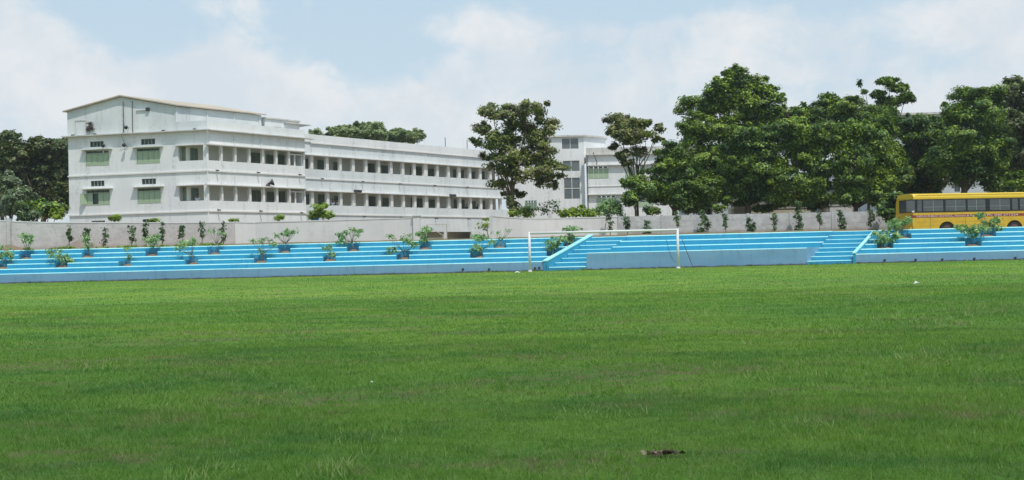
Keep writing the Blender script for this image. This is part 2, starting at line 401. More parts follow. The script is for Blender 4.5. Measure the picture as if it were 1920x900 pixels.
# a real cumulus overhead whose shade lies over the near half of the pitch
rng = np.random.default_rng(5)
ALT = 800.0
def cloud():
    mb = MB(); n, mseg = 84, 56
    cx, cy, rx, ry = 0.0, -144.0, 420.0, 174.0
    sh = SUN * (ALT / SUN.z)
    RIM = []
    for j in range(mseg + 1):
        ph = math.pi * j / mseg - math.pi / 2
        for i in range(n):
            th = 2 * math.pi * i / n
            wob = 1 + 0.020 * math.sin(3 * th + 1.2) + 0.014 * math.sin(9 * th + ph * 3) + 0.008 * math.sin(23 * th + 2 * ph)
            r = math.cos(ph) ** 0.7 if math.cos(ph) > 0 else 0
            x = cx + rx * wob * r * math.cos(th); y = cy + ry * wob * r * math.sin(th) + (x * 0.33)
            z = (60 if ph > 0 else 18) * math.sin(ph) * (1 + .25 * math.sin(5 * th) * math.cos(ph))
            mb.v.append((x + sh.x, y + sh.y, ALT + z)); RIM.append(1 - r)
    for j in range(mseg):
        for i in range(n):
            i2 = (i + 1) % n; mb.f.append((j * n + i, j * n + i2, (j + 1) * n + i2, (j + 1) * n + i)); mb.m.append(0)
    m, b = new_mat('cloud_white')
    d = b.n('ShaderNodeBsdfDiffuse', {'Color': (.9, .9, .9, 1)}); t = b.n('ShaderNodeBsdfTranslucent', {'Color': (.9, .9, .92, 1)})
    body = b.n('ShaderNodeMixShader', {0: .5, 1: d.outputs[0], 2: t.outputs[0]}).outputs[0]
    rim = b.n('ShaderNodeAttribute', attribute_name='rim').outputs['Fac']     # vapour thins out towards the rim
    tr = b.n('ShaderNodeBsdfTransparent').outputs[0]
    b.n('ShaderNodeOutputMaterial', {0: b.n('ShaderNodeMixShader', {0: b.remap(b.math('ADD', rim, b.math('MULTIPLY', b.math('SUBTRACT', b.noise(pos(b), .05, 3), .5), .03)), 0.0, .30, 0.0, .62), 1: tr, 2: body}).outputs[0]})
    ob = mb.build('cloud', m, smooth=True)
    ob.data.attributes.new('rim', 'FLOAT', 'POINT').data.foreach_set('value', RIM)
    return setp(ob, 'white cumulus cloud high over the pitch', kind='structure')
    return setp(mb.build('cloud', m, smooth=True), 'white cumulus cloud high over the pitch', kind='structure')
cloud()

# grass blades: short turf, denser near the camera
def grass():
    rs = np.random.default_rng(11)
    bands = [(4.6, 8, 300000, .0050, (.012, .036)), (8, 14, 260000, .0085, (.014, .038)), (14, 28, 215000, .016, (.016, .042)), (28, 62.8, 200000, .027, (.018, .040))]
    V = []; A = []
    for y0, y1, n, w, (h0, h1) in bands:
        y = np.sqrt(rs.uniform(y0 ** 2, y1 ** 2, n)); x = rs.uniform(-1, 1, n) * (y * .55 + 3.4)
        # uneven density: blades drift together along wandering lines
        x += .05 * np.sin(y * 9.1 + 3 * np.sin(x * 2.3)) + .03 * np.sin(y * 23 + x * 7); y += .05 * np.sin(x * 11.7 + 2 * np.sin(y * 3.1)) + .03 * np.sin(x * 29 - y * 5)
        h = rs.uniform(h0, h1, n) * (1 + .9 * (rs.random(n) < .012)) * (1 + .35 * np.sin(x * 1.3 + 2 * np.sin(y * .7)) * np.sin(y * 1.1 + x * .3))
        a = rs.uniform(0, 2 * np.pi, n); lean = rs.uniform(.2, 1.3, n) * h; la = rs.uniform(0, 2 * np.pi, n)
        ww = w * rs.uniform(.6, 1.3, n)
        dx, dy = np.cos(a) * ww / 2, np.sin(a) * ww / 2
        v = np.stack([np.stack([x - dx, y - dy, np.full(n, -.004)], 1), np.stack([x + dx, y + dy, np.full(n, -.004)], 1),
                      np.stack([x + np.cos(la) * lean, y + np.sin(la) * lean, h], 1)], 1)
        V.append(v.reshape(-1, 3)); lv = rs.random(n); lv = .47 + (lv - .47) * (1.0 if y0 < 14 else .75 if y0 < 28 else .42); A.append(np.repeat(lv, 3))
    # weedy tufts with longer blades, and stray stalks
    for (tx, ty, sp, hh, nn_) in [(-.98, 5.5, .16, .13, 160), (-1.65, 5.55, .22, .1, 110), (1.75, 6.6, .2, .09, 90), (-.9, 6.6, .3, .09, 120), (2.3, 9.2, .4, .1, 120), (4.2, 10.5, .6, .12, 160), (3.6, 13.5, .8, .12, 160), (-2.4, 8.3, .5, .08, 120), (.6, 7.4, .35, .075, 120), (-4.3, 11.5, .6, .1, 130), (6.2, 15.5, 1.2, .13, 200)] + [(rs.uniform(-.46, .46) * yy, yy, .07, rs.uniform(.08, .14), 9) for yy in rs.uniform(5.4, 24, 90)]:
        a = rs.uniform(0, 2 * np.pi, nn_); q = rs.random(nn_) ** .5 * sp; x = tx + np.cos(a) * q; y = ty + np.sin(a) * q; h = hh * .62 * rs.uniform(.4, 1.1, nn_); la = rs.uniform(0, 2 * np.pi, nn_); ln = h * rs.uniform(.3, 1.2, nn_); ww = .006 + .0006 * ty
        v = np.stack([np.stack([x - ww / 2, y, np.zeros(nn_)], 1), np.stack([x + ww / 2, y, np.zeros(nn_)], 1), np.stack([x + np.cos(la) * ln, y + np.sin(la) * ln, h], 1)], 1)
        V.append(v.reshape(-1, 3)); A.append(np.repeat(rs.uniform(.5, 1, nn_) ** .6, 3))
    v = np.concatenate(V); at = np.concatenate(A); nt_ = len(v) // 3
    me = bpy.data.meshes.new('grass_blades'); me.vertices.add(len(v)); me.vertices.foreach_set('co', v.astype(np.float32).ravel())
    me.loops.add(len(v)); me.loops.foreach_set('vertex_index', np.arange(len(v), dtype=np.int32))
    me.polygons.add(nt_); me.polygons.foreach_set('loop_start', np.arange(0, len(v), 3, dtype=np.int32))
    me.attributes.new('leafv', 'FLOAT', 'POINT').data.foreach_set('value', at.astype(np.float32))
    me.materials.append(M['blade']); me.update(); me.validate()
    o = link(bpy.data.objects.new('grass_blades', me)); setp(o, 'short mown grass blades covering the pitch', 'grass', kind='stuff')
grass()


# ------------------------------------------------------------------ foliage
def leaf_mesh(name, C, R, n, size, mat, parent=None, seed=0, clump=0.34, sub=9, up=0.85, aspect=1.6, drop=0.25, flowers=None, loc=None, ksub=None, loose=.15):
    """many single leaves in uneven clumps spread through ellipsoids C,R (world space)"""
    rs = np.random.default_rng(seed)
    C = np.array(C, float); R = np.array(R, float)
    area = (R[:, 0] * R[:, 2]); w = area / area.sum()
    pts = []; nor = []; outer = []
    for c, r, wi in zip(C, R, w):
        m = int(n * wi)
        if ksub: k = ksub; crad = r.mean() * clump
        else: crad = max(clump * (r.mean() ** .45), size * 1.7); k = max(5, int(sub * .42 * r[0] * r[2] / crad ** 2))
        d = rs.normal(size=(k, 3)); d[:, 2] += .2; d /= np.linalg.norm(d, axis=1)[:, None]
        cc = c + d * r * (rs.uniform(.12, 1.0, (k, 1)) ** .5) * rs.uniform(.9, 1.12, (k, 1))
        cr = np.maximum(crad * rs.uniform(.45, 1.35, k), size * 1.2)
        if not ksub:
            o_ = rs.random(k) < .22; dd = d.copy(); dd[:, 2] = np.abs(dd[:, 2]) * .9 + .05
            cc[o_] = (c + dd * r * rs.uniform(1.0, 1.3, (k, 1)))[o_]; cr[o_] *= .7
        st = np.stack([rs.uniform(.8, 1.7, k), rs.uniform(.8, 1.7, k), rs.uniform(.5, 1.0, k)], 1)
        idx = rs.integers(0, k, m)
        g = rs.normal(size=(m, 3)); g /= np.linalg.norm(g, axis=1)[:, None]
        g = g * (rs.random((m, 1)) ** .55) * st[idx]
        q = cc[idx] + g * cr[idx][:, None] + rs.normal(size=(m, 3)) * size * .35
        free = rs.random(m) < loose
        gd = rs.normal(size=(m, 3)); gd /= np.linalg.norm(gd, axis=1)[:, None]; gd *= rs.random((m, 1)) ** .4 * 1.04
        q[free] = (c + gd * r)[free]
        pts.append(q); nor.append(g * .5 + (cc[idx] - c) / r.mean() * .8 + np.array([0, 0, up]) + rs.normal(size=(m, 3)) * .42)
        outer.append(np.linalg.norm((pts[-1] - c) / r, axis=1))
    p = np.concatenate(pts); nn = np.concatenate(nor); out = np.concatenate(outer); m = len(p)
    nn /= np.linalg.norm(nn, axis=1)[:, None]
    a = np.cross(nn, rs.normal(size=(m, 3))); a /= np.linalg.norm(a, axis=1)[:, None]; bb = np.cross(nn, a)
    s = size * rs.uniform(.55, 1.3, m)[:, None]
    L = s * aspect / 2; Wd = s / 2
    tip = p + a * L - np.array([0, 0, 1]) * s * drop * rs.random((m, 1)); tail = p - a * L
    v = np.stack([tail, p + bb * Wd, tip, p - bb * Wd], 1).reshape(-1, 3)
    org = np.array(loc if loc is not None else C.mean(0), float)
    me = bpy.data.meshes.new(name); me.vertices.add(4 * m); me.vertices.foreach_set('co', (v - org).astype(np.float32).ravel())
    me.loops.add(4 * m); me.loops.foreach_set('vertex_index', np.arange(4 * m, dtype=np.int32))
    me.polygons.add(m); me.polygons.foreach_set('loop_start', np.arange(0, 4 * m, 4, dtype=np.int32))
    me.attributes.new('leafv', 'FLOAT', 'POINT').data.foreach_set('value', np.repeat(rs.random(m), 4).astype(np.float32))
    me.materials.append(mat)
    if flowers:
        me.materials.append(flowers[0])
        fl = (rs.random(m) < flowers[1] * np.clip((out - .75) * 3, 0, 1)).astype(np.int32); me.polygons.foreach_set('material_index', fl)
    me.update(); me.validate()
    o = link(bpy.data.objects.new(name, me))
    if parent is not None: o.parent = parent; o.location = Vector(org) - parent.location
    else: o.location = org
    return o

TREE_N = 0
def tree(name, px, base, Yd, blobs, label, cat='tree', group=None, mat='leaf_dark', n=16000, leaf=.24, trunk_r=.22, bark='bark', seed=None, zb=None, deep=.85, flowers=None, top=None, clump=.42, sub=7, limbs=True, **kw):
    """blobs: crown masses as (px, py, rx, ry[, dY]) seen at distance Yd; they become ellipsoids with real depth"""
    global TREE_N; TREE_N += 1; seed = seed or TREE_N * 17
    rs = random.Random(seed)
    bp = P(px, base, Yd); gz = zb if zb is not None else terr_z(bp[0], Yd)
    root = empty(name, (bp[0], Yd, gz), label, cat, group)
    C = []; R = []
    for bl in blobs:
        dy = bl[4] if len(bl) > 4 else rs.uniform(-1, 1) * 1.2
        q = P(bl[0], bl[1], Yd + dy); s = (Yd + dy) / F; C.append(q); R.append((bl[2] * s, max(bl[2], bl[3]) * s * deep, bl[3] * s))
    C = np.array(C); R = np.array(R)
    cen = C.mean(0)
    if cat == 'tree': n = int(n * 2.3); leaf *= .66
    leaf_mesh('crown', C, R, n, leaf, M[mat], root, seed, flowers=flowers, loc=(bp[0], Yd, C[:, 2].min()), clump=clump, sub=sub, **kw)
    low = C[:, 2].min(); topz = C[:, 2].max()
    tp = np.array([cen[0], cen[1], low + (topz - low) * .75]) if top is None else np.array(top)
    b0 = np.array([bp[0], Yd, gz - .1]); mb = MB()
    fork = b0 + (tp - b0) * .35; fork[0] = b0[0] + (tp[0] - b0[0]) * .18; fork[1] = b0[1]
    mid = b0 + (tp - b0) * .7; mid[0] += rs.uniform(-.2, .2)
    mb.tube([b0, b0 + np.array([rs.uniform(-.04, .04), 0, .35]), fork, mid, tp], [trunk_r * 1.5, trunk_r * 1.05, trunk_r * .85, trunk_r * .5, trunk_r * .12], 9)
    t = mb.build('trunk', M[bark], root, True, origin=b0)
    if limbs:
        mb = MB()
        for c in C:
            f = rs.uniform(.3, .65); st = b0 + (fork - b0) * 1.0 if f < .45 else fork + (mid - fork) * rs.uniform(.2, .8)
            e = c + np.array([0, 0, .2]); h = (st + e) / 2 + np.array([rs.uniform(-.2, .2), 0, -abs(e[2] - st[2]) * .08])
            mb.tube([st, h, e], [trunk_r * .5, trunk_r * .32, trunk_r * .1], 6)
        mb.build('branches', M[bark], root, True, origin=fork)
    return root

# ------------------------------------------------------------------ school building
Z0, Z1, Z2, ZR, ZP = 1.9, 5.5, 9.1, 12.7, 13.52
bld = empty('school_building', (-27.0, 95.0, 1.9), 'long white three storey school building with open corridors and green shutters', 'building')
O = np.array([-27.0, 95.0]); D = np.array([.6225, .7826]); A = np.array([-.9796, .201])
fA = Fr(O, A); fB = Fr(O, D); LA = 13.8; LB = 11.28
Wo = np.array([-20.35, 106.9]); fW = Fr(Wo, D); LW = 32.3
def part(mb, name, mat, label=None, parent=None, smooth=False):
    o = mb.build(name, M[mat] if isinstance(mat, str) else mat, parent or bld, smooth)
    if label: o['label'] = label
    return o

# facade A (end wall with green shuttered windows)
holes = []
WIN = [(4.6, 6.9), (9.67, 12.02)]
for zf in (Z1, Z2):
    for a, c in WIN: holes.append((a, c, zf + .88, zf + 2.26))
    holes += [(5.05, 6.45, zf + 2.57, zf + 3.08), (10.2, 11.57, zf + 2.57, zf + 3.08), (.38, 2.8, zf + .94, zf + 2.3)]
holes += [(5.05, 6.45, 4.38, 4.93), (10.2, 11.57, 4.38, 4.93)]
mb = MB(fA); wall_holes(mb, 0, LA, Z0 - .4, ZR, holes, 0, .28); part(mb, 'end_wall', 'white')
# facade B
UPB = [(.14, 1.47), (1.66, 2.98), (3.19, 4.56), (4.77, 6.1), (6.35, 7.67), (7.91, 9.22), (9.43, 11.1)]
zs = lambda zf: (zf + .92, zf + 2.26)
mb = MB(fB); wall_holes(mb, 0, LB, Z0 - .4, ZR, [(.14, 11.1, *zs(z)) for z in (Z1, Z2)], 0, .28); part(mb, 'corner_wall', 'white')
for zf in (Z1, Z2):
    for (a, c), (a2, c2) in zip(UPB[:-1], UPB[1:]):
        mb = MB(fB); mb.box(c, a2, -.30, .012, zf + .92, zf + 2.26); part(mb, 'pillar', 'pillar')
    mb = MB(fB); mb.box(10.02, 10.16, -.2, -.1, zf + .92, zf + 1.95); mb.box(9.43, 11.1, -.2, -.1, zf + 1.95, zf + 2.06); part(mb, 'window_frame', 'pillar')
mb = MB(fB); mb.box(LB - .25, LB - .001, -2.6, -.281, Z0 - .4, ZR); part(mb, 'return_wall', 'white')
# wing
OW = [(-.9, .41), (.78, 2.46), (2.83, 4.3), (4.62, 6.06), (6.44, 7.94), (8.29, 9.83), (10.16, 11.66), (12.05, 13.49), (13.87, 15.31), (15.7, 17.04), (17.63, 19.11),
      (19.5, 21.0), (21.4, 22.88), (23.3, 24.84), (25.22, 26.71), (27.12, 28.63), (29.03, 30.5), (30.85, 32.2)]
mb = MB(fW); wall_holes(mb, -1.2, LW, Z0 - .4, ZR, [(-.9, 32.2, *zs(z)) for z in (Z1, Z2)] + [(6, 11.3, 1.9, 3.72), (12.6, 15.2, 1.9, 3.72), (15.5, 20.2, 1.9, 3.72), (20.6, 25, 1.9, 3.72)], 0, .28)
part(mb, 'wing_wall', 'white2')
for zf in (Z1, Z2):
    for (a, c), (a2, c2) in zip(OW[:-1], OW[1:]):
        mb = MB(fW); mb.box(c, a2, -.30, .012, zf + .92, zf + 2.26); part(mb, 'pillar', 'pillar')
# floors, corridor walls, doors
def poly_pts(fr, pts): return [fr.pt(a, d, 0)[:2] for a, d in pts]
foot = [fA.pt(LA, -.02, 0)[:2], fA.pt(.02, -.02, 0)[:2], fB.pt(LB - .3, -.3, 0)[:2], fB.pt(LB - .3, -9, 0)[:2]]
blk = [fA.pt(LA, -.285, 0)[:2], fA.pt(.25, -.285, 0)[:2], fB.pt(LB - .26, -.285, 0)[:2], fB.pt(LB - .26, -11.5, 0)[:2], fB.pt(6, -14, 0)[:2]]
wng = [fW.pt(-1.2, -.285, 0)[:2], fW.pt(LW, -.285, 0)[:2], fW.pt(LW, -9, 0)[:2], fW.pt(-1.2, -9, 0)[:2]]
for z in (Z1, Z2):
    mb = MB(); mb.prism(blk, z - .12, z + .02); part(mb, 'floor_slab', 'inner')
    mb = MB(); mb.prism(wng, z - .125, z + .015); part(mb, 'floor_slab', 'inner')
mb = MB(); mb.prism(blk, ZR - .14, ZR - .01); part(mb, 'roof_slab', 'ledge')
mb = MB(); mb.prism(wng, ZR - .145, ZR - .015); part(mb, 'roof_slab', 'ledge')
mb = MB(fB); mb.box(-.6, LB - .3, -2.35, -2.05, Z0, ZR - .15); part(mb, 'corridor_wall', 'inner')
mb = MB(fW); mb.box(-1.1, LW, -2.45, -2.15, Z0, ZR - .16); part(mb, 'corridor_wall', 'inner')
mb = MB(fA); mb.box(3.2, LA - .02, -6, -5.7, Z0, ZR - .16); mb.box(LA - .28, LA, -11, -.29, Z0, ZR - .02); part(mb, 'side_wall', 'white')
mb = MB(fW); mb.box(-1.2, LW, -9.3, -9.0, Z0, ZR); part(mb, 'rear_wall', 'white2')
def door(fr, a, z, w=1.0, h=2.05, d=-2.04, lab=None):
    mb = MB(fr); mb.box(a, a + w, d, d + .05, z + .03, z + h); o = part(mb, 'door', 'green_dark')
    mb = MB(fr); mb.box(a + .12, a + w - .12, d + .05, d + .06, z + 1.2, z + h - .15); part(mb, 'door_panel', 'inner_pane', parent=o)
def iwin(fr, a, z, w=1.3, d=-2.04):
    mb = MB(fr); mb.box(a, a + w, d, d + .05, z + .9, z + 2.15); o = part(mb, 'window', 'green_dark')
    for q in (.08, .56):
        mb = MB(fr); mb.box(a + w * q, a + w * (q + .36), d + .05, d + .06, z + 1.0, z + 2.05); part(mb, 'pane', 'inner_pane', parent=o)
for zf in (Z1, Z2):
    mb = MB(fA); mb.box(2.0, 3.19, -.78, -.62, zf + .03, zf + 3.4); part(mb, 'corridor_end_wall', 'inner')
    mb = MB(fA); mb.box(2.08, 2.76, -.618, -.58, zf + 1.0, zf + 2.2); part(mb, 'window', 'green_dark')
    iwin(fB, -.35, zf, .8); iwin(fB, 6.3, zf, 1.3); door(fB, 8.2, zf); iwin(fB, 9.5, zf, .9)
    for a in (1.2, 8.3, 15.8, 23.2): iwin(fW, a + 2.0, zf, 1.1, -2.14); door(fW, a + 4.2, zf, d=-2.14)
    for a in (1.4, 9.9, 17.0, 24.4, 29): iwin(fW, a, zf, 1.2, -2.14)
# ledges over the openings, bands, roof slab lip
for fr, a0, a1, mm in ((fB, -.32, LB + .05, 'pillar'), (fW, 0.06, LW, 'pillar')):
    for zf in (Z1, Z2):
        mb = MB(fr); mb.box(a0 if fr is fB else -.9, a1, .003, .34, zf + 2.29, zf + 2.38); part(mb, 'sun_ledge', mm)
for zf in (Z1, Z2):
    mb = MB(fA); mb.box(0.35, 3.0, .003, .34, zf + 2.29, zf + 2.38); part(mb, 'sun_ledge', 'pillar')
for z in (Z1, Z2):
    mb = MB(fA); mb.box(-.02, LA + .06, .003, .10, z - .09, z + .03); part(mb, 'floor_band', 'pillar')
    mb = MB(fB); mb.box(.05, LB + .04, .003, .10, z - .09, z + .03); part(mb, 'floor_band', 'pillar')
    mb = MB(fW); mb.box(-.4, LW, .003, .09, z - .09, z + .03); part(mb, 'floor_band', 'pillar')
for fr, L in ((fB, LB), (fW, LW)):
    for zf in (Z1, Z2):
        a = 2.9
        while a < L - .5:
            mb = MB(fr); mb.box(a, a + .09, .003, .07, zf + 2.39, zf + 3.28); part(mb, 'wall_rib', 'white2'); a += 3.05 if fr is fB else 3.6
mb = MB(fA); mb.box(-.45, LA + .45, .003, .42, ZR - .03, ZR + .06); mb.box(LA + .003, LA + .45, -4, .0, ZR - .03, ZR + .06); part(mb, 'roof_ledge', 'ledge')
mb = MB(fB); mb.box(.14, LB + .9, .003, .42, ZR - .028, ZR + .058); part(mb, 'roof_ledge', 'ledge')
mb = MB(fW); mb.box(.4, LW, .003, .16, ZR - .10, ZR + .02); part(mb, 'roof_ledge', 'pillar')
# parapets
mb = MB(fB); mb.box(.0, LB - .02, -.14, .05, ZR + .061, ZP + .03); mb.box(LB - .18, LB - .02, -3, -.141, ZR + .061, ZP + .03); part(mb, 'parapet', 'white')
mb = MB(fA); mb.box(.0, 2.93, -.14, .05, ZR + .063, ZP + .05); part(mb, 'parapet', 'white2')
mb = MB(fW); mb.box(-2.2, LW, -.14, .12, ZR + .024, ZP); part(mb, 'parapet', 'white')
# penthouse with pitched roof
gA = [(3.03, ZR + .064), (LA + .06, ZR + .064), (LA + .06, 15.0), (8.35, 16.1), (3.03, 15.0)]
mb = MB(fA)
k0 = [fA.pt(a, -.02, z) for a, z in gA]; DV = np.array([D[0], D[1]]) * 9.6
k1 = [(p[0] + DV[0], p[1] + DV[1], p[2]) for p in k0]
m2 = MB(); m2.v = k0 + k1; m2.f = [(4, 3, 2, 1, 0), (5, 6, 7, 8, 9), (0, 1, 6, 5), (1, 2, 7, 6), (4, 0, 5, 9)]; m2.m = [0] * 5
part(m2, 'roof_room', 'white2')
for (a0, z0), (a1, z1) in (((2.85, 15.0), (8.35, 16.14)), ((14.15, 14.97), (8.35, 16.14))):
    c = []
    for zz in (0.0, .11):
        for (a, z, dd) in ((a0, z0, .28), (a1, z1, .28), (a1, z1, None), (a0, z0, None)):
            q = fA.pt(a, .28, z + zz); c.append(q if dd is not None else (q[0] + DV[0] * 1.06, q[1] + DV[1] * 1.06, q[2]))
    m2 = MB(); m2.hexa(c); part(m2, 'roof_sheet', 'roof_tan')
fQ = Fr(fA.pt(3.03, -.02, 0)[:2], D)
for a, w in ((.02, .18), (1.5, .06), (3.3, .14), (6.3, .14), (9.25, .25)):
    mb = MB(fQ); mb.box(a, a + w, .003, .06, ZR + .07, 14.95); part(mb, 'wall_rib', 'white2')
mb = MB(fA)
for a in (7.19, 8.09):
    mb = MB(fA); mb.tube([(a, .10, 15.66), (a, .10, 12.8)], .035, 6); part(mb, 'drain_pipe', 'rust')
mb = MB(fA); mb.tube([(8.0, .1, 13.6), (8.05, .3, 12.9), (8.1, .46, 12.5), (8.0, .2, 11.9), (7.75, .06, 11.5)], .02, 5); part(mb, 'cable', 'dark_metal')
mb = MB(fA); mb.box(13.0, 13.06, -.02, .03, 13.0, 14.2); mb.box(11.9, 13.0, -.02, .012, 14.1, 14.2); mb.box(11.9, 11.96, -.02, .012, 13.0, 14.1); part(mb, 'bricked_opening', 'ledge')
mb = MB(fQ); mb.box(9.98, 14.3, -3.2, .02, ZR, 14.72); part(mb, 'stair_room', 'white')
mb = MB(fQ); mb.box(9.85, 14.35, -3.4, .15, 14.721, 14.85); mb.box(12.3, 15.6, -2.2, .3, 14.45, 14.53); part(mb, 'roof_slab', 'ledge')
mb = MB(fQ); mb.box(10.15, 10.45, .022, .06, 13.75, 13.95); part(mb, 'small_window', 'window_dark')
mb = MB(fQ); mb.box(11.1, 12.0, .022, .06, 13.75, 14.0); part(mb, 'small_window', 'green_dark')

# windows of facade A
def shutter_window(fr, a0, a1, z0, z1, openl=False, panes=4, mat='green_shutter'):
    mb = MB(fr); t = .06
    for q in ((a0, a1, z0, z0 + t), (a0, a1, z1 - t, z1), (a0, a0 + t, z0 + t, z1 - t), (a1 - t, a1, z0 + t, z1 - t)): mb.box(q[0], q[1], -.12, .03, q[2], q[3])
    mb.box(a0 + t, a1 - t, -.11, .02, z1 - .33, z1 - .27)
    w = part(mb, 'window', mat); iw = (a1 - a0 - 2 * t) / panes
    for i in range(panes):
        p0 = a0 + t + i * iw
        mb = MB(fr); mb.box(p0 + .05, p0 + iw - .05, -.1, -.04, z1 - .25, z1 - t - .02); part(mb, 'vent_pane', 'window_dark', parent=w)
        if openl and i == panes - 2:
            mb = MB(fr); mb.box(p0, p0 + iw, -.2, -.15, z0 + t, z1 - .34); part(mb, 'dark_gap', 'window_dark', parent=w); continue
        if openl and i == panes - 1:
            mb = MB(fr); c = [(a1 + .0, .02, z0 + t), (a1 + .32, .48, z0 + t), (a1 + .36, .46, z0 + t), (a1 + .04, .0, z0 + t)]
            mb.hexa(c + [(x, y, z1 - .34) for x, y, _ in c]); part(mb, 'shutter', mat, parent=w)
        mb = MB(fr); mb.box(p0 + .012, p0 + iw - .012, -.06, -.01, z0 + t, z1 - .34)
        mb.box(p0 + .08, p0 + iw - .08, -.01, .0, z0 + t + .08, z1 - .42); part(mb, 'shutter', mat, parent=w)
    return w
def vent(fr, a0, a1, z0, z1):
    mb = MB(fr); mb.box(a0, a1, -.2, -.14, z0, z1); v = part(mb, 'vent_window', 'window_dark')
    mb = MB(fr); n = 4
    for i in range(n + 1): x = a0 + (a1 - a0) * i / n; mb.box(x - .025, x + .025, -.13, -.02, z0, z1)
    part(mb, 'vent_bars', 'grille', parent=v)
for i, zf in enumerate((Z1, Z2)):
    for j, (a, c) in enumerate(WIN):
        shutter_window(fA, a, c, zf + .88, zf + 2.26, openl=(i == 0 and j == 1))
        mb = MB(fA); mb.box(a - .35, c + .35, .003, .40, zf + 2.3, zf + 2.37); part(mb, 'sun_ledge', 'pillar')
    for a0, a1 in ((5.05, 6.45), (10.2, 11.57)): vent(fA, a0, a1, zf + 2.57, zf + 3.08)
for a0, a1 in ((5.05, 6.45), (10.2, 11.57)): vent(fA, a0, a1, 4.38, 4.93)

# drain spouts
def spout(fr, s, z):
    mb = MB(fr); mb.tube([(s, 0, z + .04), (s, .42, z - .02)], .055, 7); part(mb, 'drain_spout', 'dark_metal')
for px, py in ((405, 320), (482, 324), (560, 328), (408, 394), (487, 396), (563, 399)): spout(fB, *fB.hit(px, py))
for px, py in ((602, 335.5), (678, 341), (748, 345), (813, 348), (874, 351), (681, 406), (750, 408), (816, 410), (877, 411)): spout(fW, *fW.hit(px, py))
for px, py in ((139, 254), (180, 253), (308, 245), (367, 242)): spout(fA, fA.hit(px, py)[0], ZR + .12)
# floodlights and loudspeaker on the ledges
def floodlight(fr, px, py, label, horn=False, sc=1.0):
    s, z = fr.hit(px, py, .3); o = fr.pt(s, .3, z)
    root = empty('loudspeaker' if horn else 'floodlight', o, label, 'loudspeaker' if horn else 'floodlight')
    if horn:
        mb = MB(fr); mb.tube([(s - .25, .1, z), (s - .1, .3, z + .1), (s + .12, .52, z + .2)], [.06, .12, .36], 14); mb.build('horn', M['dark_metal'], root, True)
        mb = MB(fr); mb.box(s - .4, s - .1, .05, .3, z - .2, z - .02); mb.build('driver', M['rust'], root)
    else:
        for d_ in (-.28 * sc, .28 * sc):
            mb = MB(fr); mb.box(s + d_ - .2 * sc, s + d_ + .2 * sc, .25, .5, z - .1, z + .16); mb.build('lamp_housing', M['dark_metal'], root)
        mb = MB(fr); mb.tube([(s, 0.0, z - .14), (s, .35, z - .14)], .04, 6); mb.build('bracket', M['rust'], root)
    return root
floodlight(fB, 508, 345.5, 'grey horn loudspeaker on the ledge above the lower corridor, near the building corner', True)
floodlight(fW, 670, 359, 'twin dark floodlight on the lower corridor ledge, left of the two on the long wing')
floodlight(fW, 848, 367, 'twin dark floodlight on the lower corridor ledge, right one nearer the tree')
def flood_a(px, py, lab):
    s, z = fA.hit(px, py); root = empty('wall_lamp', fA.pt(s, .1, z), lab, 'lamp')
    mb = MB(fA); mb.tube([(s, 0, z), (s, .3, z + .05)], .03, 6); mb.build('bracket', M['rust'], root)
    mb = MB(fA); mb.tube([(s, .28, z + .12), (s, .46, z - .04)], [.10, .17], 10); mb.build('lamp_head', M['dark_metal'], root, True)
flood_a(241, 240, 'small round lamp beside the two pipes at the foot of the gable wall')
flood_a(237, 273, 'small dark lamp hanging at the end of the cable on the end wall')
flood_a(198, 274, 'small dark lamp beside the left upper vent')
s, z = fA.hit(270, 205.5); root = empty('tube_light', fA.pt(s, .05, z), 'white tube light bracket high on the gable wall', 'lamp')
mb = MB(fA); mb.box(s - .25, s + .75, .02, .1, z - .05, z + .05); mb.build('tube', M['white_metal'], root)
mb = MB(fA); mb.box(s - .55, s - .251, .0, .16, z - .14, z + .14); mb.build('bracket', M['dark_metal'], root)
# dry bush on the ledge
q = np.array(fA.pt(fA.hit(169, 243)[0], .15, fA.hit(169, 243)[1]))
root = empty('ledge_shrub', (q[0], q[1], ZR + .06), 'dry brown shrub growing on the roof ledge at the foot of the gable', 'shrub')
leaf_mesh('foliage', [q + (0, 0, .1), q + (.12, 0, .45)], [(.3, .2, .35), (.25, .2, .3)], 260, .12, mat_simple('dry_shrub', (.16, .13, .11), .9, var=.3), root, 3, ksub=7)
# aerials on the wing roof
for i, (px, y0, y1, lab) in enumerate([(797, 258, 270, 'thin pale pole on the long wing roof, leftmost of four'), (835, 258, 273, 'dark steel pole standing alone on the long wing roof'),
                             (870, 262, 277, 'pale steel pole just left of the tree crown on the wing roof'), (876, 262, 278, 'dark steel pole at the edge of the tree crown on the wing roof')]):
    s, z0 = fW.hit(px, y1, -.3); _, z1 = fW.hit(px, y0, -.3); z0 = ZR
    mb = MB(fW); mb.tube([(s, -.3, z0), (s, -.3, z1)], .045 if i % 2 else .028, 6)
    setp(mb.build('roof_pole', M['white_metal' if i in (0, 2) else 'rust']), lab, 'pole', 'poles on the roof of the long wing')

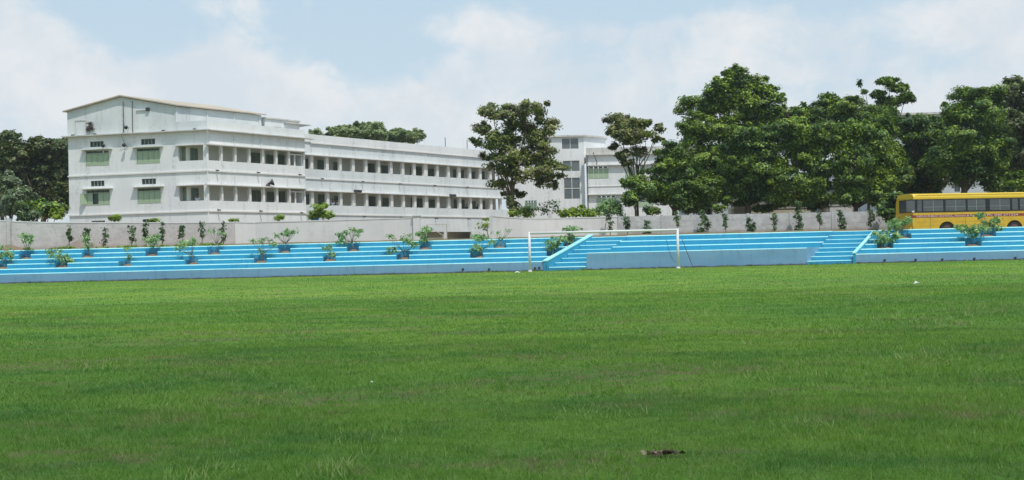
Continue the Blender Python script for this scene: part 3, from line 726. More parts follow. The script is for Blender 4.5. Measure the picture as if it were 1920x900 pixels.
# rear block with stair tower (same building)
YR = 132.0
def rx(px, y=400, Yd=YR): return float(P(px, y, Yd)[0])
fR = Fr((0, YR), (1, 0)); fT = Fr((0, YR - 1.0), (1, 0))
xt = rx(1098)
holes = []
def phole(px0, px1, y0, y1, Yd=YR): a = P(px0, y0, Yd); c = P(px1, y1, Yd); return (a[0], c[0], c[2], a[2])
TW = [phole(1053, 1085, 259.5, 279), phole(1055, 1087, 301.5, 321), phole(1057, 1088, 333.5, 373)]; LWN = phole(984, 1007, 376, 394)
mb = MB(fR); wall_holes(mb, -.6, xt, Z0, 15.3, TW + [LWN], 0, .3); part(mb, 'stair_tower_wall', 'white')
mb = MB(); mb.prism([(xt, YR + .3), (xt, YR), (xt + 2.9, YR + 2.9), (xt + 2.9, YR + 8), (-.6, YR + 8), (-.6, YR + .3)], ZR, 15.3)
part(mb, 'stair_tower', 'white')
mb = MB(); mb.prism([(-1, YR - .25), (xt + .1, YR - .3), (xt + 3.2, YR + 2.75), (xt + 3.2, YR + 8.2), (-1, YR + 8.2)], 15.305, 15.5); part(mb, 'roof_slab', 'ledge')
def glass_window(fr, h, nx, nz):
    a0, a1, z0, z1 = h; mb = MB(fr); t = .07
    for i in range(nx + 1): x = a0 + (a1 - a0) * i / nx; mb.box(max(a0, x - t / 2), min(a1, x + t / 2), -.16, -.04, z0, z1)
    for j in range(nz + 1):
        z = z0 + (z1 - z0) * j / nz
        for i in range(nx):
            xa = a0 + (a1 - a0) * i / nx + t / 2; xb = a0 + (a1 - a0) * (i + 1) / nx - t / 2; mb.box(xa, xb, -.155, -.045, max(z0, z - t / 2), min(z1, z + t / 2))
    w = part(mb, 'window', 'pillar')
    for i in range(nx):
        for j in range(nz):
            mb = MB(fr); mb.box(a0 + (a1 - a0) * i / nx + .04, a0 + (a1 - a0) * (i + 1) / nx - .04, -.13, -.1, z0 + (z1 - z0) * j / nz + .04, z0 + (z1 - z0) * (j + 1) / nz - .04)
            part(mb, 'pane', 'glass_grey', parent=w)
for h, nz in zip(TW, (1, 1, 2)): glass_window(fR, h, 2, nz)
shutter_window(fR, *LWN, mat='green_dark')
# front wing of the rear block
YF = YR - 1
x0 = rx(1099, 300, YF); x1 = 30.0
WF = [phole(1103, 1141, 312, 334, YF), phole(1172, 1209, 309, 333, YF), phole(1240, 1278, 307, 332, YF)]
WFl = [(h[0] + .9, h[1] + .9, h[2] - 3.6, h[3] - 3.6) for h in WF]
mb = MB(fT); wall_holes(mb, x0, x1, Z0, 12.9, WF + WFl, 0, .3); mb.box(x0, x1, -9, -.301, 12.6, 12.9); mb.box(x1 - .3, x1, -9, -.301, Z0, 12.59); part(mb, 'front_wall', 'white')
mb = MB(fT); mb.box(x0 - .1, x1, .003, .35, 12.86, 12.96); part(mb, 'roof_ledge', 'ledge')
mb = MB(fT); mb.box(x0, x1, -.14, .05, 12.961, 13.78); part(mb, 'parapet', M['ledge'])
for z in (11.55, 7.95): mb = MB(fT); mb.box(x0 + .0, x1, .003, .4, z, z + .09); part(mb, 'sun_ledge', 'ledge')
mb = MB(fT); mb.box(x0, x1, .003, .07, 9.0, 9.08); part(mb, 'floor_band', 'pillar')
for h in WF + WFl: shutter_window(fT, *h)
mb = MB(fT); mb.tube([(x0 + .9, .08, 13.2), (x0 + 1.0, .45, 12.7), (x0 + 1.3, .3, 12.0), (x0 + 1.25, .2, 11.66)], .05, 6); part(mb, 'drain_pipe', 'rust')
mb = MB(fT); mb.tube([(x0 + .12, .06, 12.8), (x0 + .12, .06, 2.2)], .05, 6); part(mb, 'drain_pipe', 'rust')

# people in the corridors
def person(fr, s, d, zf, label, shirt='shirt', turn=0.0, name='person', h=1.62):
    o = fr.pt(s, d, zf); k = h / 1.7
    root = empty(name, o, label, 'person', rz=turn)
    sk = [((0, 0, .92), .15, .11), ((0, 0, 1.12), .14, .10), ((0, 0, 1.34), .19, .11), ((0, -.01, 1.46), .055, .055), ((0, -.02, 1.56), .075, .09), ((0, -.02, 1.66), .075, .085),
          ((-.19, 0, 1.38), .06, .055), ((-.24, -.03, 1.12), .045, .045), ((-.18, -.2, .98), .035, .035), ((-.12, -.3, .99), .03, .022),
          ((.19, 0, 1.38), .06, .055), ((.24, -.03, 1.12), .045, .045), ((.18, -.2, .98), .035, .035), ((.12, -.3, .99), .03, .022),
          ((-.1, 0, .85), .09, .09), ((-.11, 0, .48), .06, .06), ((-.11, 0, .08), .045, .045), ((-.11, -.14, .04), .04, .035),
          ((.1, 0, .85), .09, .09), ((.11, 0, .48), .06, .06), ((.11, 0, .08), .045, .045), ((.11, -.14, .04), .04, .035)]
    ed = [(0, 1), (1, 2), (2, 3), (3, 4), (4, 5), (2, 6), (6, 7), (7, 8), (8, 9), (2, 10), (10, 11), (11, 12), (12, 13), (0, 14), (14, 15), (15, 16), (16, 17), (0, 18), (18, 19), (19, 20), (20, 21)]
    def skin(nm, idx_v, edges, mat, grow=1.0):
        me = bpy.data.meshes.new(nm); mp = {v: i for i, v in enumerate(idx_v)}
        me.from_pydata([tuple(np.array(sk[v][0]) * k) for v in idx_v], [(mp[a], mp[c]) for a, c in edges], [])
        ob = link(bpy.data.objects.new(nm, me)); ob.parent = root; me.materials.append(M[mat])
        ob.modifiers.new('skin', 'SKIN'); me.skin_vertices[0].data[0].use_root = True
        for i, v in enumerate(idx_v): me.skin_vertices[0].data[i].radius = (sk[v][1] * k * grow, sk[v][2] * k * grow)
        sm = ob.modifiers.new('sub', 'SUBSURF'); sm.levels = 1; sm.render_levels = 1; return ob
    skin('body', list(range(22)), ed, 'skin')
    skin('shirt', [0, 1, 2, 6, 7, 10, 11], [(0, 1), (1, 2), (2, 6), (6, 7), (2, 10), (10, 11)], shirt, 1.18)
    skin('trousers', [0, 14, 15, 16, 18, 19, 20], [(0, 14), (14, 15), (15, 16), (0, 18), (18, 19), (19, 20)], 'shirt_blue', 1.15)
    mb = MB()
    for j in range(7):
        ph = -0.15 + (math.pi / 2 + .15) * j / 6
        for i in range(12):
            th = 2 * math.pi * i / 12; mb.v.append((.098 * math.cos(ph) * math.cos(th) * k, (.01 + .112 * math.cos(ph) * math.sin(th)) * k, (1.655 + .115 * math.sin(ph)) * k))
    for j in range(6):
        for i in range(12): i2 = (i + 1) % 12; mb.f.append((j * 12 + i, j * 12 + i2, (j + 1) * 12 + i2, (j + 1) * 12 + i)); mb.m.append(0)
    me = bpy.data.meshes.new('hair'); me.from_pydata(mb.v, [], mb.f); me.materials.append(M['hair']); hr = link(bpy.data.objects.new('hair', me)); hr.parent = root
    return root
s_, z_ = fA.hit(370, 372, -.55)
person(fA, s_, -.6, Z1 + .02, 'person in a white shirt with dark hair at the lower corner opening of the building', h=1.5)
s_, z_ = fW.hit(624, 380, -.5); person(fW, s_, -.55, Z1 + .02, 'person in a white shirt, left one of the pair in the lower corridor', turn=.5, h=1.55)
s_, z_ = fW.hit(632, 380, -.5); person(fW, s_, -.5, Z1 + .02, 'person in a white shirt, right one of the pair in the lower corridor', turn=-.7, h=1.6)
s_, z_ = fW.hit(875, 389, -.6); person(fW, s_, -.6, Z1 + .02, 'dark clothed person in the lower corridor under the right floodlight', 'shirt_blue', h=1.45)
s_, z_ = fW.hit(896, 389, -.6); person(fW, s_, -.6, Z1 + .02, 'person in dark blue in the lower corridor nearest the big tree', 'shirt_blue', h=1.5)

# far pale buildings behind the trees
def far_building(px0, px1, ytop, Yd, label, mat, rows, cols, dep=12):
    a = P(px0, ytop, Yd); c = P(px1, ytop, Yd); top = (a[2] + c[2]) / 2
    root = empty('far_building', (a[0], Yd, 2.2), label, 'building')
    fr = Fr((a[0], Yd), (1, 0)); L = c[0] - a[0]; fh = (top - 2.4) / rows; hs = []
    for r in range(rows):
        for q in range(cols):
            w = L / cols; hs.append((q * w + w * .28, q * w + w * .72, 2.4 + r * fh + fh * .35, 2.4 + r * fh + fh * .75))
    mb = MB(fr); wall_holes(mb, 0, L, 2.0, top, hs, 0, .3); mb.box(0, .3, -dep, -.301, 2.0, top); mb.box(L - .3, L, -dep, -.301, 2, top); mb.build('wall', M[mat], root)
    mb = MB(fr); mb.box(-.3, L + .3, -dep, .3, top + .002, top + .25); mb.build('roof', M['ledge'], root)
    for h in hs:
        mb = MB(fr); mb.box(h[0], h[1], -.2, -.1, h[2], h[3]); w_ = mb.build('window', M['window_dark'], root)
        mb = MB(fr); mb.box((h[0] + h[1]) / 2 - .04, (h[0] + h[1]) / 2 + .04, -.099, -.03, h[2], h[3]); mb.build('frame', M['pillar'], w_)
far_building(1290, 1600, 352, 104, 'low pale blue grey building glimpsed under the tree crowns', 'palewall', 1, 5, 6)
far_building(1660, 1990, 213, 125, 'tall pale grey building mostly hidden behind the trees at the right', 'palewall', 4, 6)
def low_block(px0, px1, y0, Yd, label, mat='cream', h=None):
    a = P(px0, y0, Yd); c = P(px1, y0, Yd); mb = MB(); mb.box(a[0], c[0], Yd, Yd + 1.2, 2.1, a[2]); mb.box(a[0] - .06, c[0] + .06, Yd - .06, Yd + 1.26, a[2] + .001, a[2] + .08)
    setp(mb.build('low_wall', M[mat]), label, 'wall')
low_block(1376, 1520, 393, 91, 'cream low wall seen just above the panel wall under the trees')
low_block(1556, 1602, 386, 90, 'pinkish pale low wall standing left of two tree trunks', 'cwall_white')
low_block(1672, 1720, 366, 92, 'pale wall partly hidden behind the rear of the yellow bus', 'cwall_white')
# dark low shed roof
a = P(1372, 388, 97); c = P(1480, 385, 97); root = empty('shed', ((a[0] + c[0]) / 2, 97, 2.2), 'low dark roofed shed behind the cream wall', 'shed')
mb = MB(); mb.hexa([(a[0], 96.5, a[2]), (c[0], 96.5, a[2]), (c[0], 100, a[2] + .7), (a[0], 100, a[2] + .7), (a[0], 96.5, a[2] + .12), (c[0], 96.5, a[2] + .12), (c[0], 100, a[2] + .82), (a[0], 100, a[2] + .82)]); mb.build('roof', M['rust'], root)
mb = MB(); mb.box(a[0] + .2, c[0] - .2, 97, 99.6, 2.2, a[2] - .002); mb.build('wall', M['cream'], root)

# ------------------------------------------------------------------ compound walls
def wall_run(name, pts, base, label, mat, t=.23, cap=True, posts=None):
    """pts: list of (px, ytop, Y)"""
    w = [P(*p) for p in pts]; root = empty(name, (w[0][0], w[0][1], base), label, 'wall')
    mb = MB(); capm = MB()
    L = []
    for i, p in enumerate(w):
        d = (w[min(i + 1, len(w) - 1)] - w[max(i - 1, 0)])[:2]; d /= np.linalg.norm(d); n = np.array([-d[1], d[0]]); L.append((p, n))
    for (p, n), (q, m_) in zip(L[:-1], L[1:]):
        def c8(z0, zt, e0, e1): return [(p[0] - n[0] * e0, p[1] - n[1] * e0, z0 if z0 is not None else p[2]), (q[0] - m_[0] * e0, q[1] - m_[1] * e0, z0 if z0 is not None else q[2]), (q[0] + m_[0] * e1, q[1] + m_[1] * e1, z0 if z0 is not None else q[2]),
                     (p[0] + n[0] * e1, p[1] + n[1] * e1, z0 if z0 is not None else p[2]), (p[0] - n[0] * e0, p[1] - n[1] * e0, p[2] + zt), (q[0] - m_[0] * e0, q[1] - m_[1] * e0, q[2] + zt), (q[0] + m_[0] * e1, q[1] + m_[1] * e1, q[2] + zt), (p[0] + n[0] * e1, p[1] + n[1] * e1, p[2] + zt)]
        mb.hexa(c8(base - .4, -.07, 0, t)); capm.hexa(c8(None, .0, .03, t + .03) if False else [(x, y, z - .069 if i < 4 else z) for i, (x, y, z) in enumerate(c8(None, .0, .025, t + .025))])
    mb.build('wall_face', M[mat], root)
    if cap: capm.build('coping', M['cwall_white'], root)
    return root
wall_run('compound_wall', [(-330, 415, 69), (-160, 413.5, 70), (0, 413, 71.2), (17, 412.5, 71.4), (30, 414.5, 71.5), (100, 416.5, 72.3), (220, 416.5, 73.8), (330, 417, 75), (440, 416, 76.2)], 2.0, 'rough grey compound wall left of the jog, behind the leftmost steps', 'cwall_grey')
wall_run('compound_wall', [(440.5, 415.5, 76.25), (478, 417, 77.6)], 2.0, 'short angled stretch of compound wall between the grey and the whitewashed runs', 'cwall_white')
wall_run('compound_wall', [(478.5, 416, 77.62), (560, 414, 77.3), (680, 410.5, 76.8), (775, 407.5, 76.4)], 2.0, 'smooth whitewashed compound wall in front of the long wing', 'cwall_white')
wall_run('compound_wall', [(923, 404, 74.2), (936, 405.3, 75.2), (955, 407, 76.6), (980, 408.3, 78), (1010, 408.8, 79), (1060, 408.3, 79.8), (1110, 407, 80.3), (1158, 405.8, 80.6)], 2.0, 'curved whitewashed compound wall behind the goal, right of the gate gap', 'cwall_white')
p = P(781, 406, 76.4); mb = MB(); mb.box(p[0] - .24, p[0] + .24, 76.2, 76.7, 1.9, p[2] + .02); mb.box(p[0] - .3, p[0] + .3, 76.14, 76.76, p[2] + .021, p[2] + .1)
setp(mb.build('gate_pillar', M['cwall_white']), 'whitewashed gate pillar ending the smooth wall', 'pillar')
# wire gate across the gap
g0, g1 = P(797, 432, 77.5), P(920, 428, 77.5); root = empty('mesh_gate', (g0[0], 77.5, 2.2), 'thin rusty wire gate standing open in the wall gap', 'gate')
mb = MB()
zt = 3.3
for x in (g0[0] + .1, g0[0] + 1.6): mb.tube([(x, 77.5 - (x - g0[0]) * .3, 2.1), (x, 77.5 - (x - g0[0]) * .3, zt)], .03, 6)
for z in (2.3, zt): mb.tube([(g0[0] + .1, 77.5 - .03, z), (g0[0] + 1.6, 77.5 - .48, z)], .022, 5)
mb.tube([(g0[0] + .1, 77.47, zt), (g0[0] + 1.6, 77.02, 2.3)], .02, 5)
mb.build('gate_frame', M['cream'], root)
# right panel wall: posts and slabs
wr = empty('panel_wall', (P(1162, 405, 80.6)[0], 80.6, 2.2), 'old whitewashed precast panel wall under the trees, right of the curved wall', 'wall')
pa0, pa1 = P(1160, 405.2, 80.6), P(1760, 394.5, 83.0)
fP = Fr(pa0[:2], (pa1 - pa0)[:2]); Lp = float(np.linalg.norm((pa1 - pa0)[:2])) ; bay = 3.34; nb_ = int(Lp / bay) + 2; ztop = 3.68
slab_me = {}
for i in range(nb_ + 1):
    mb = MB(fP); mb.box(i * bay - .09, i * bay + .09, -.12, .05, 1.9, ztop + .05); mb.build('wall_post', M['cwall_right'], wr)
    if i == nb_: break
    for j in range(4):
        z0 = 2.0 + j * .42; mb = MB(fP); e = .006 * ((i * 3 + j * 5) % 4)
        mb.box(i * bay + .092, (i + 1) * bay - .092, -.08, -.005 + e, z0, z0 + .412); mb.build('wall_panel', M['cwall_right'], wr)
# posts on the grey wall
gw = [o for o in bpy.data.objects if o.name == 'compound_wall'][0]
for px, yy, Yd in ((17, 411, 71.35), (-120, 412, 70.1)):
    p = P(px, yy, Yd); mb = MB(); mb.box(p[0] - .12, p[0] + .12, p[1] - .14, p[1] + .1, 1.9, p[2] + .04); mb.build('wall_post', M['cwall_grey'], gw)

# ------------------------------------------------------------------ blue stepped stand
SK = .66; YS = 63.25
ZT = [.58 + .288 * k for k in range(6)]
def stand_section(x0f, x1f, label, pits, rows_from=0, ztops=ZT, yrow=.85, front_z=None, skew0=True, skew1=True, groupname='blue stepped stands', y_first=None):
    root = empty('stepped_stand', ((x0f + x1f) / 2, YS, 0), label, 'stand', groupname)
    n = len(ztops)
    for k in range(n):
        ya = YS if k == 0 else (y_first or YS) + yrow * k if not (y_first and k) else y_first + yrow * (k - 1)
        yb = ((y_first + yrow * k) if y_first else YS + yrow * (k + 1)) if k < n - 1 else 68.5
        z = ztops[k]; ch = .055 if k else .04
        sa, sb = (SK if skew0 else 0), (SK if skew1 else 0)
        def X0(y): return x0f + sa * (y - YS)
        def X1(y): return x1f + sb * (y - YS)
        cuts = [(px_, w) for (px_, w, row) in pits if row == k]
        segs = []; cur = None
        edges = sorted(cuts)
        spans = []; start = 'L'
        for c, w in edges: spans.append((start, c - w / 2)); start = c + w / 2
        spans.append((start, 'R'))
        mb = MB()
        for a, c in spans:
            def xa(y): return X0(y) if a == 'L' else a
            def xb(y): return X1(y) if c == 'R' else c
            prof = [(ya, 0.0), (ya, z - ch), (ya + ch * 1.1, z), (yb, z), (yb, 0.0)]
            L_ = [(xa(y), y, zz) for y, zz in prof]; R_ = [(xb(y), y, zz) for y, zz in prof]
            kk = len(mb.v); mb.v += L_ + R_
            for i, mi in ((0, 0), (1, 1), (2, 1), (3, 0)):
                mb.f.append((kk + i, kk + 5 + i, kk + 6 + i, kk + i + 1)); mb.m.append(mi)
            mb.f.append((kk, kk + 1, kk + 2, kk + 3, kk + 4)); mb.m.append(0 if a == 'L' else 2); mb.f.append((kk + 9, kk + 8, kk + 7, kk + 6, kk + 5)); mb.m.append(0 if c == 'R' else 2)
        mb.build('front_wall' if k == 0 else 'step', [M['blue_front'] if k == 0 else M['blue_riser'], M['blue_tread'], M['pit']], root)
        for c, w in edges:
            mb = MB(); mb.box(c - w / 2 + .003, c + w / 2 - .003, yb - .03, yb - .004, ztops[k - 1] - .1, z); mb.build('pit_wall', M['pit'], root)
    return root
def pit_x(px, row): # world x of a pit from its place on the steps
    y = YS + .85 * row + .3; return float(P(px, 480, y)[0])
NEAR = [(-120, 0), (5, 500), (118, 500), (237, 497), (362, 493), (490, 491), (619, 489), (756, 485), (894, 482), (1037, 478)]
FAR = [(-75, 0), (50, 482), (168, 480), (287, 476), (403, 474), (535, 472), (663, 470), (799, 467), (938, 464), (1068, 460)]
pits = [(pit_x(px, 2), .78, 2) for px, _ in NEAR] + [(pit_x(px, 4), .76, 4) for px, _ in FAR]
xL = float(P(1019, 500, YS)[0])
stand_section(-48.0, xL, 'long blue stepped stand left of the goal, five steps with two rows of planting gaps', pits, skew0=False)
x_s0 = float(P(1100, 500, YS)[0]); x_s1 = float(P(1513, 500, YS)[0]); x_r0 = float(P(1605, 490, YS)[0])
stand_section(x_s0, x_s1, 'blue stage block between the two stairways with a tall plain front wall', [], ztops=[1.02, 1.36, 1.70, 2.03], yrow=.8, y_first=66.0)
RP = [(1657, 2), (1822, 2), (1692, 4), (1850, 4), (1990, 2), (2020, 4)]
stand_section(x_r0, 62.0, 'blue stepped stand right of the stairs, in front of the yellow bus', [(pit_x(px, r), 1.0, r) for px, r in RP], skew1=False)
# soil in the pits
def soil(x, y, z, w, label):
    mb = MB(); n = 12
    rs = random.Random(int(x * 10)); rings = [(1.0, .04), (.78, .07), (.45, .10), (.0, .12)]
    for r, h in rings[:-1]:
        for i in range(n):
            t = 2 * math.pi * i / n; q = r * (1 + rs.uniform(-.12, .12)); mb.v.append((x + math.cos(t) * q * w / 2 * .97, y + .03 + math.sin(t) * q * .44, z + h * (1 + rs.uniform(-.3, .3)) + .004))
    mb.v.append((x, y, z + .12))
    for j in range(2):
        for i in range(n): i2 = (i + 1) % n; mb.f.append((j * n + i, j * n + i2, (j + 1) * n + i2, (j + 1) * n + i)); mb.m.append(0)
    for i in range(n): mb.f.append((2 * n + i, 2 * n + (i + 1) % n, 3 * n)); mb.m.append(0)
    k0 = len(mb.v); mb.v += [(v[0], v[1], z + .003) for v in mb.v[:n]]
    for i in range(n): i2 = (i + 1) % n; mb.f.append((k0 + i, k0 + i2, i2, i)); mb.m.append(0)
    return mb.build('soil', M['soil'], None, True)

# stairs
def stairs(xl, xr, label, n=8, rail=None):
    root = empty('stairway', ((xl + xr) / 2, YS, 0), label, 'stairs')
    dy = (68.4 - YS) / n * .97; hz = 2.03 / n
    for i in range(n):
        ya = YS + .05 + dy * i; yb = ya + dy if i < n - 1 else 68.5; z = hz * (i + 1) - .03; ch = .035
        prof = [(ya, 0.0), (ya, z - ch), (ya + ch, z), (yb, z), (yb, 0.0)]
        mb = MB(); mb.v = [(xl + .004 + SK * (y - YS), y, zz) for y, zz in prof] + [(xr - .004 + SK * (y - YS), y, zz) for y, zz in prof]
        for k_, mi in ((0, 0), (1, 1), (2, 1), (3, 0)): mb.f.append((k_, 5 + k_, 6 + k_, k_ + 1)); mb.m.append(mi)
        mb.f.append((0, 1, 2, 3, 4)); mb.m.append(0); mb.f.append((9, 8, 7, 6, 5)); mb.m.append(0)
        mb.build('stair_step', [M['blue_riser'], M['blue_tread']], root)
    return root
def balustrade(x, z0, z1, y1, t, label, th=.45):
    root = empty('balustrade', (x, YS, 0), label, 'balustrade')
    c = lambda y, z, e: (x + SK * (y - YS) + e, y, z)
    mb = MB(); mb.hexa([c(YS - .05, 0, 0), c(y1, 1.2, 0), c(y1, 1.2, t), c(YS - .05, 0, t), c(YS - .05, z0, 0), c(y1, z1, 0), c(y1, z1, t), c(YS - .05, z0, t)]); mb.build('wall_face', M['blue_riser'], root)
    mb = MB(); mb.hexa([c(YS - .08, z0 + .001, -.03), c(y1, z1 + .001, -.03), c(y1, z1 + .001, t + .03), c(YS - .08, z0 + .001, t + .03), c(YS - .08, z0 + .06, -.03), c(y1, z1 + .06, -.03), c(y1, z1 + .06, t + .03), c(YS - .08, z0 + .06, t + .03)]); mb.build('coping', M['blue_tread'], root)
xb = xL + .02
stairs(xb + .26, x_s0, 'left blue stairway between the sloping wall and the stage block')
balustrade(xb, .56, 2.12, 67.9, .24, 'sloping bright blue side wall of the left stairway')
stairs(x_s1, x_r0 - .16, 'right blue stairway climbing beside the stage block')
balustrade(x_r0 - .155, .60, 1.9, 67.0, .15, 'low sloping edge wall with pale coping on the right stairway')
# drain holes in the front walls
for px, py in ((868, 505), (917, 505), (1003, 503), (1011, 502), (1659, 488), (1717, 487), (1767, 486.5), (1827, 485), (1904, 483.5)):
    p = P(px, py, YS - .03); mb = MB(); mb.tube([(p[0], YS - .035, p[2]), (p[0], YS + .2, p[2])], .075, 8)
    o = mb.build('drain_pipe', M['dark_metal']);
    par = [q for q in bpy.data.objects if q.name.startswith('stepped_stand')][0 if px < 1100 else 2]
    o.parent = par; o.location = o.location - par.location

# saplings in the pits
def sapling(px, py, Yd, z, blobs, label, n=420, mat='leaf_sap', leaf=.082, group='saplings planted in the stand', stem=.022, pitx=None, stake=False):
    global TREE_N; TREE_N += 1; seed = 900 + TREE_N
    x = pitx if pitx is not None else P(px, py, Yd)[0]
    root = empty('sapling', (x, Yd, z), label, 'sapling', group)
    C = []; R = []; n = int(n * 1.25)
    for bx, by, rx_, ry_ in blobs:
        q = P(bx, by, Yd); s = Yd / F; C.append(q); R.append((rx_ * s, rx_ * s * .9, ry_ * s))
    leaf_mesh('foliage', C, R, n, leaf, M[mat], root, seed, clump=.42, ksub=8, loc=(x, Yd, C[0][2]), aspect=2.3, drop=.5, up=.8)
    mb = MB(); b0 = np.array([x, Yd, z - .02]); rs = random.Random(seed)
    cm = np.mean(C, axis=0); fk = b0 + (cm - b0) * .42; fk[0] = b0[0] + (cm[0] - b0[0]) * .3
    mb.tube([b0, (b0 + fk) / 2 + np.array([rs.uniform(-.03, .03), 0, 0]), fk], [stem * 1.3, stem * 1.1, stem], 6)
    for c, r in zip(C, R):
        for e in (-.45, 0, .45): mb.tube([fk, (fk + c) / 2 + np.array([e * r[0] * .6, 0, -.03]), c + np.array([e * r[0] * 1.3, rs.uniform(-.1, .1), r[2] * .2])], [stem * .8, stem * .6, stem * .3], 5)
    if stake: mb.tube([b0 + np.array([.06, .05, 0]), b0 + np.array([.1, .05, 1.2])], .02, 5)
    mb.build('stem', M['bark_pale'], root, True, origin=b0)
    return root
YN = YS + .85 * 2 + .36; YFr = YS + .85 * 4 + .36; zN = ZT[1]; zF = ZT[3]
ordn = ['leftmost', 'second', 'third', 'fourth', 'fifth', 'sixth', 'seventh', 'eighth', 'ninth']
nearS = [(5, [(2, 470, 26, 12), (14, 480, 16, 8)], 420, 'dense low'), (117, [(108, 478, 22, 9), (125, 487, 15, 8), (95, 471, 10, 5)], 460, 'low spreading'),
         (242, [(237, 466, 10, 4), (244, 482, 8, 6)], 70, 'nearly bare thin'), (364, [(350, 456, 20, 8), (334, 466, 8, 5), (362, 450, 8, 5)], 260, 'umbrella crowned'),
         (490, [(478, 452, 11, 5), (497, 450, 13, 5), (515, 458, 10, 5), (488, 473, 5, 6)], 190, 'sparse staked'), (619, [(615, 464, 10, 7), (622, 477, 7, 7)], 180, 'small narrow'),
         (759, [(765, 448, 17, 11), (732, 444, 11, 5), (735, 472, 11, 9), (778, 460, 9, 6)], 480, 'two stemmed bushy'), (900, [(898, 445, 19, 9), (895, 463, 12, 10), (922, 455, 8, 7)], 420, 'bushy glossy'),
         (1040, [(1042, 452, 20, 9), (1035, 463, 14, 8), (1056, 447, 10, 5)], 440, 'dense dark')]
for i, (px, bl, n, adj) in enumerate(nearS):
    x = pit_x(px if i else 5, 2); s_ = soil(x, YN, zN, .74, ''); setp(s_, 'reddish soil mound in the ' + ordn[i] + ' gap of the near row', 'soil', 'soil mounds in the near planting gaps')
    sapling(px, 495, YN, zN + .1, bl, adj + ' green sapling, ' + ordn[i] + ' from the left in the near row of the stand', n, stake=(i == 4), pitx=x)
farS = [(50, [(48, 445, 18, 7), (55, 452, 12, 6)], 320, 'rounded'), (165, [(162, 447, 9, 6), (167, 462, 8, 7)], 170, 'small upright'), (286, [(284, 449, 17, 9), (295, 443, 8, 6)], 330, 'round headed'),
        (405, [(400, 432, 14, 4), (412, 438, 9, 5)], 70, 'thin nearly leafless'), (535, [(537, 437, 15, 7), (519, 441, 7, 4), (553, 434, 8, 4)], 260, 'slender forked'),
        (664, [(665, 436, 19, 8), (641, 440, 11, 6), (640, 453, 12, 7), (660, 428, 8, 4)], 420, 'wide crowned'), (797, [(800, 432, 14, 8), (796, 448, 10, 8), (786, 440, 8, 6)], 300, 'tall bushy'),
        (937, [(930, 437, 9, 4), (955, 432, 9, 4), (942, 445, 8, 3)], 60, 'pale nearly bare'), (1070, [(1073, 432, 18, 9), (1068, 446, 14, 9)], 420, 'dense round')]
for i, (px, bl, n, adj) in enumerate(farS):
    x = pit_x(px, 4); s_ = soil(x, YFr, zF, .72, ''); setp(s_, 'reddish soil mound in the ' + ordn[i] + ' gap of the far row', 'soil', 'soil mounds in the far planting gaps')
    sapling(px, 480, YFr, zF + .1, bl, adj + ' green sapling, ' + ordn[i] + ' from the left in the far row of the stand', n, pitx=x)
for px, row, bl, n, lab in [(1657, 2, [(1662, 443, 28, 9), (1648, 437, 16, 7), (1682, 440, 14, 8), (1658, 453, 16, 6)], 620, 'leafy dark sapling below the rear of the bus, near row'),
                            (1692, 4, [(1685, 416, 24, 7), (1675, 424, 14, 7), (1703, 413, 12, 5)], 420, 'dusty grey green sapling against the bus tail, far row'),
                            (1822, 2, [(1808, 428, 20, 8), (1838, 428, 20, 8), (1822, 437, 16, 8)], 600, 'broad crowned sapling below the bus windows, near row'),
                            (1850, 4, [(1838, 404, 12, 6), (1862, 415, 20, 9), (1872, 425, 12, 6)], 480, 'taller sapling reaching the lettering on the bus, far row')]:
    x = pit_x(px, row); yy_ = YN if row == 2 else YFr; zz_ = zN if row == 2 else zF
    s_ = soil(x, yy_, zz_, .92, ''); setp(s_, 'soil under the ' + lab, 'soil')
    sapling(px, 470, yy_, zz_ + .1, bl, lab, n, group='saplings in the right stand', pitx=x, leaf=.095)
for px, row in RP[4:]: pass

# young columnar plants along the compound walls
def wallplant(px, y0, y1, Yd, w, label, n=240, mat='leaf_creeper', group='young trees along the left wall', arch=False, leaf=.10):
    global TREE_N; TREE_N += 1; seed = 1400 + TREE_N
    t = P(px, y0, Yd); bt = P(px, y1, Yd); gz = terr_z(t[0], Yd)
    root = empty('young_tree', (t[0], Yd, gz), label, 'young tree', group); rs = random.Random(seed)
    H = t[2] - bt[2]; C = []; R = []; n = int(n * 1.3); k = max(3, int(H / .3)); ww = w * Yd / F
    for i in range(k):
        f = (i + .5) / k; C.append((t[0] + rs.uniform(-.25, .25) * ww, Yd + rs.uniform(-.1, .1), bt[2] + H * f)); q = ww * (.95 - .5 * abs(f - (.65 if arch else .25))) * rs.uniform(.75, 1.1); R.append((q, q, H / k * .75))
    leaf_mesh('foliage', C, R, n, leaf, M[mat], root, seed, clump=.5, ksub=5, loc=(t[0], Yd, bt[2]), aspect=2.4, drop=.9, up=.3)
    mb = MB(); mb.tube([(t[0], Yd, gz - .05), (t[0] + .03, Yd, (gz + t[2]) / 2), (t[0], Yd, t[2] - .1)], [.03, .022, .012], 6); mb.build('stem', M['bark_pale'], root, True)
LWp = [(129, 424, 452, 6, 'short dark'), (163, 429, 450, 8, 'drooping'), (197, 428, 459, 7, 'thin bushy'), (246, 421, 457, 10, 'drooping wide'), (273, 419, 446, 7, 'dark narrow'), (304, 420, 452, 7, 'dark straight'),
       (341, 422, 448, 8, 'drooping pale stemmed'), (378, 418, 444, 7, 'upright thin stemmed'), (418, 416, 457, 7, 'tallest dark')]
for i, (px, y0, y1, w, adj) in enumerate(LWp):
    Yd = 70.6 + (px / 440) * 4.6
    wallplant(px, y0, y1, Yd, w, adj + ' young tree before the grey wall, ' + ordn[i] + ' from the left', n=80 if 'thin' in adj else 120, arch=(i % 2 == 1))
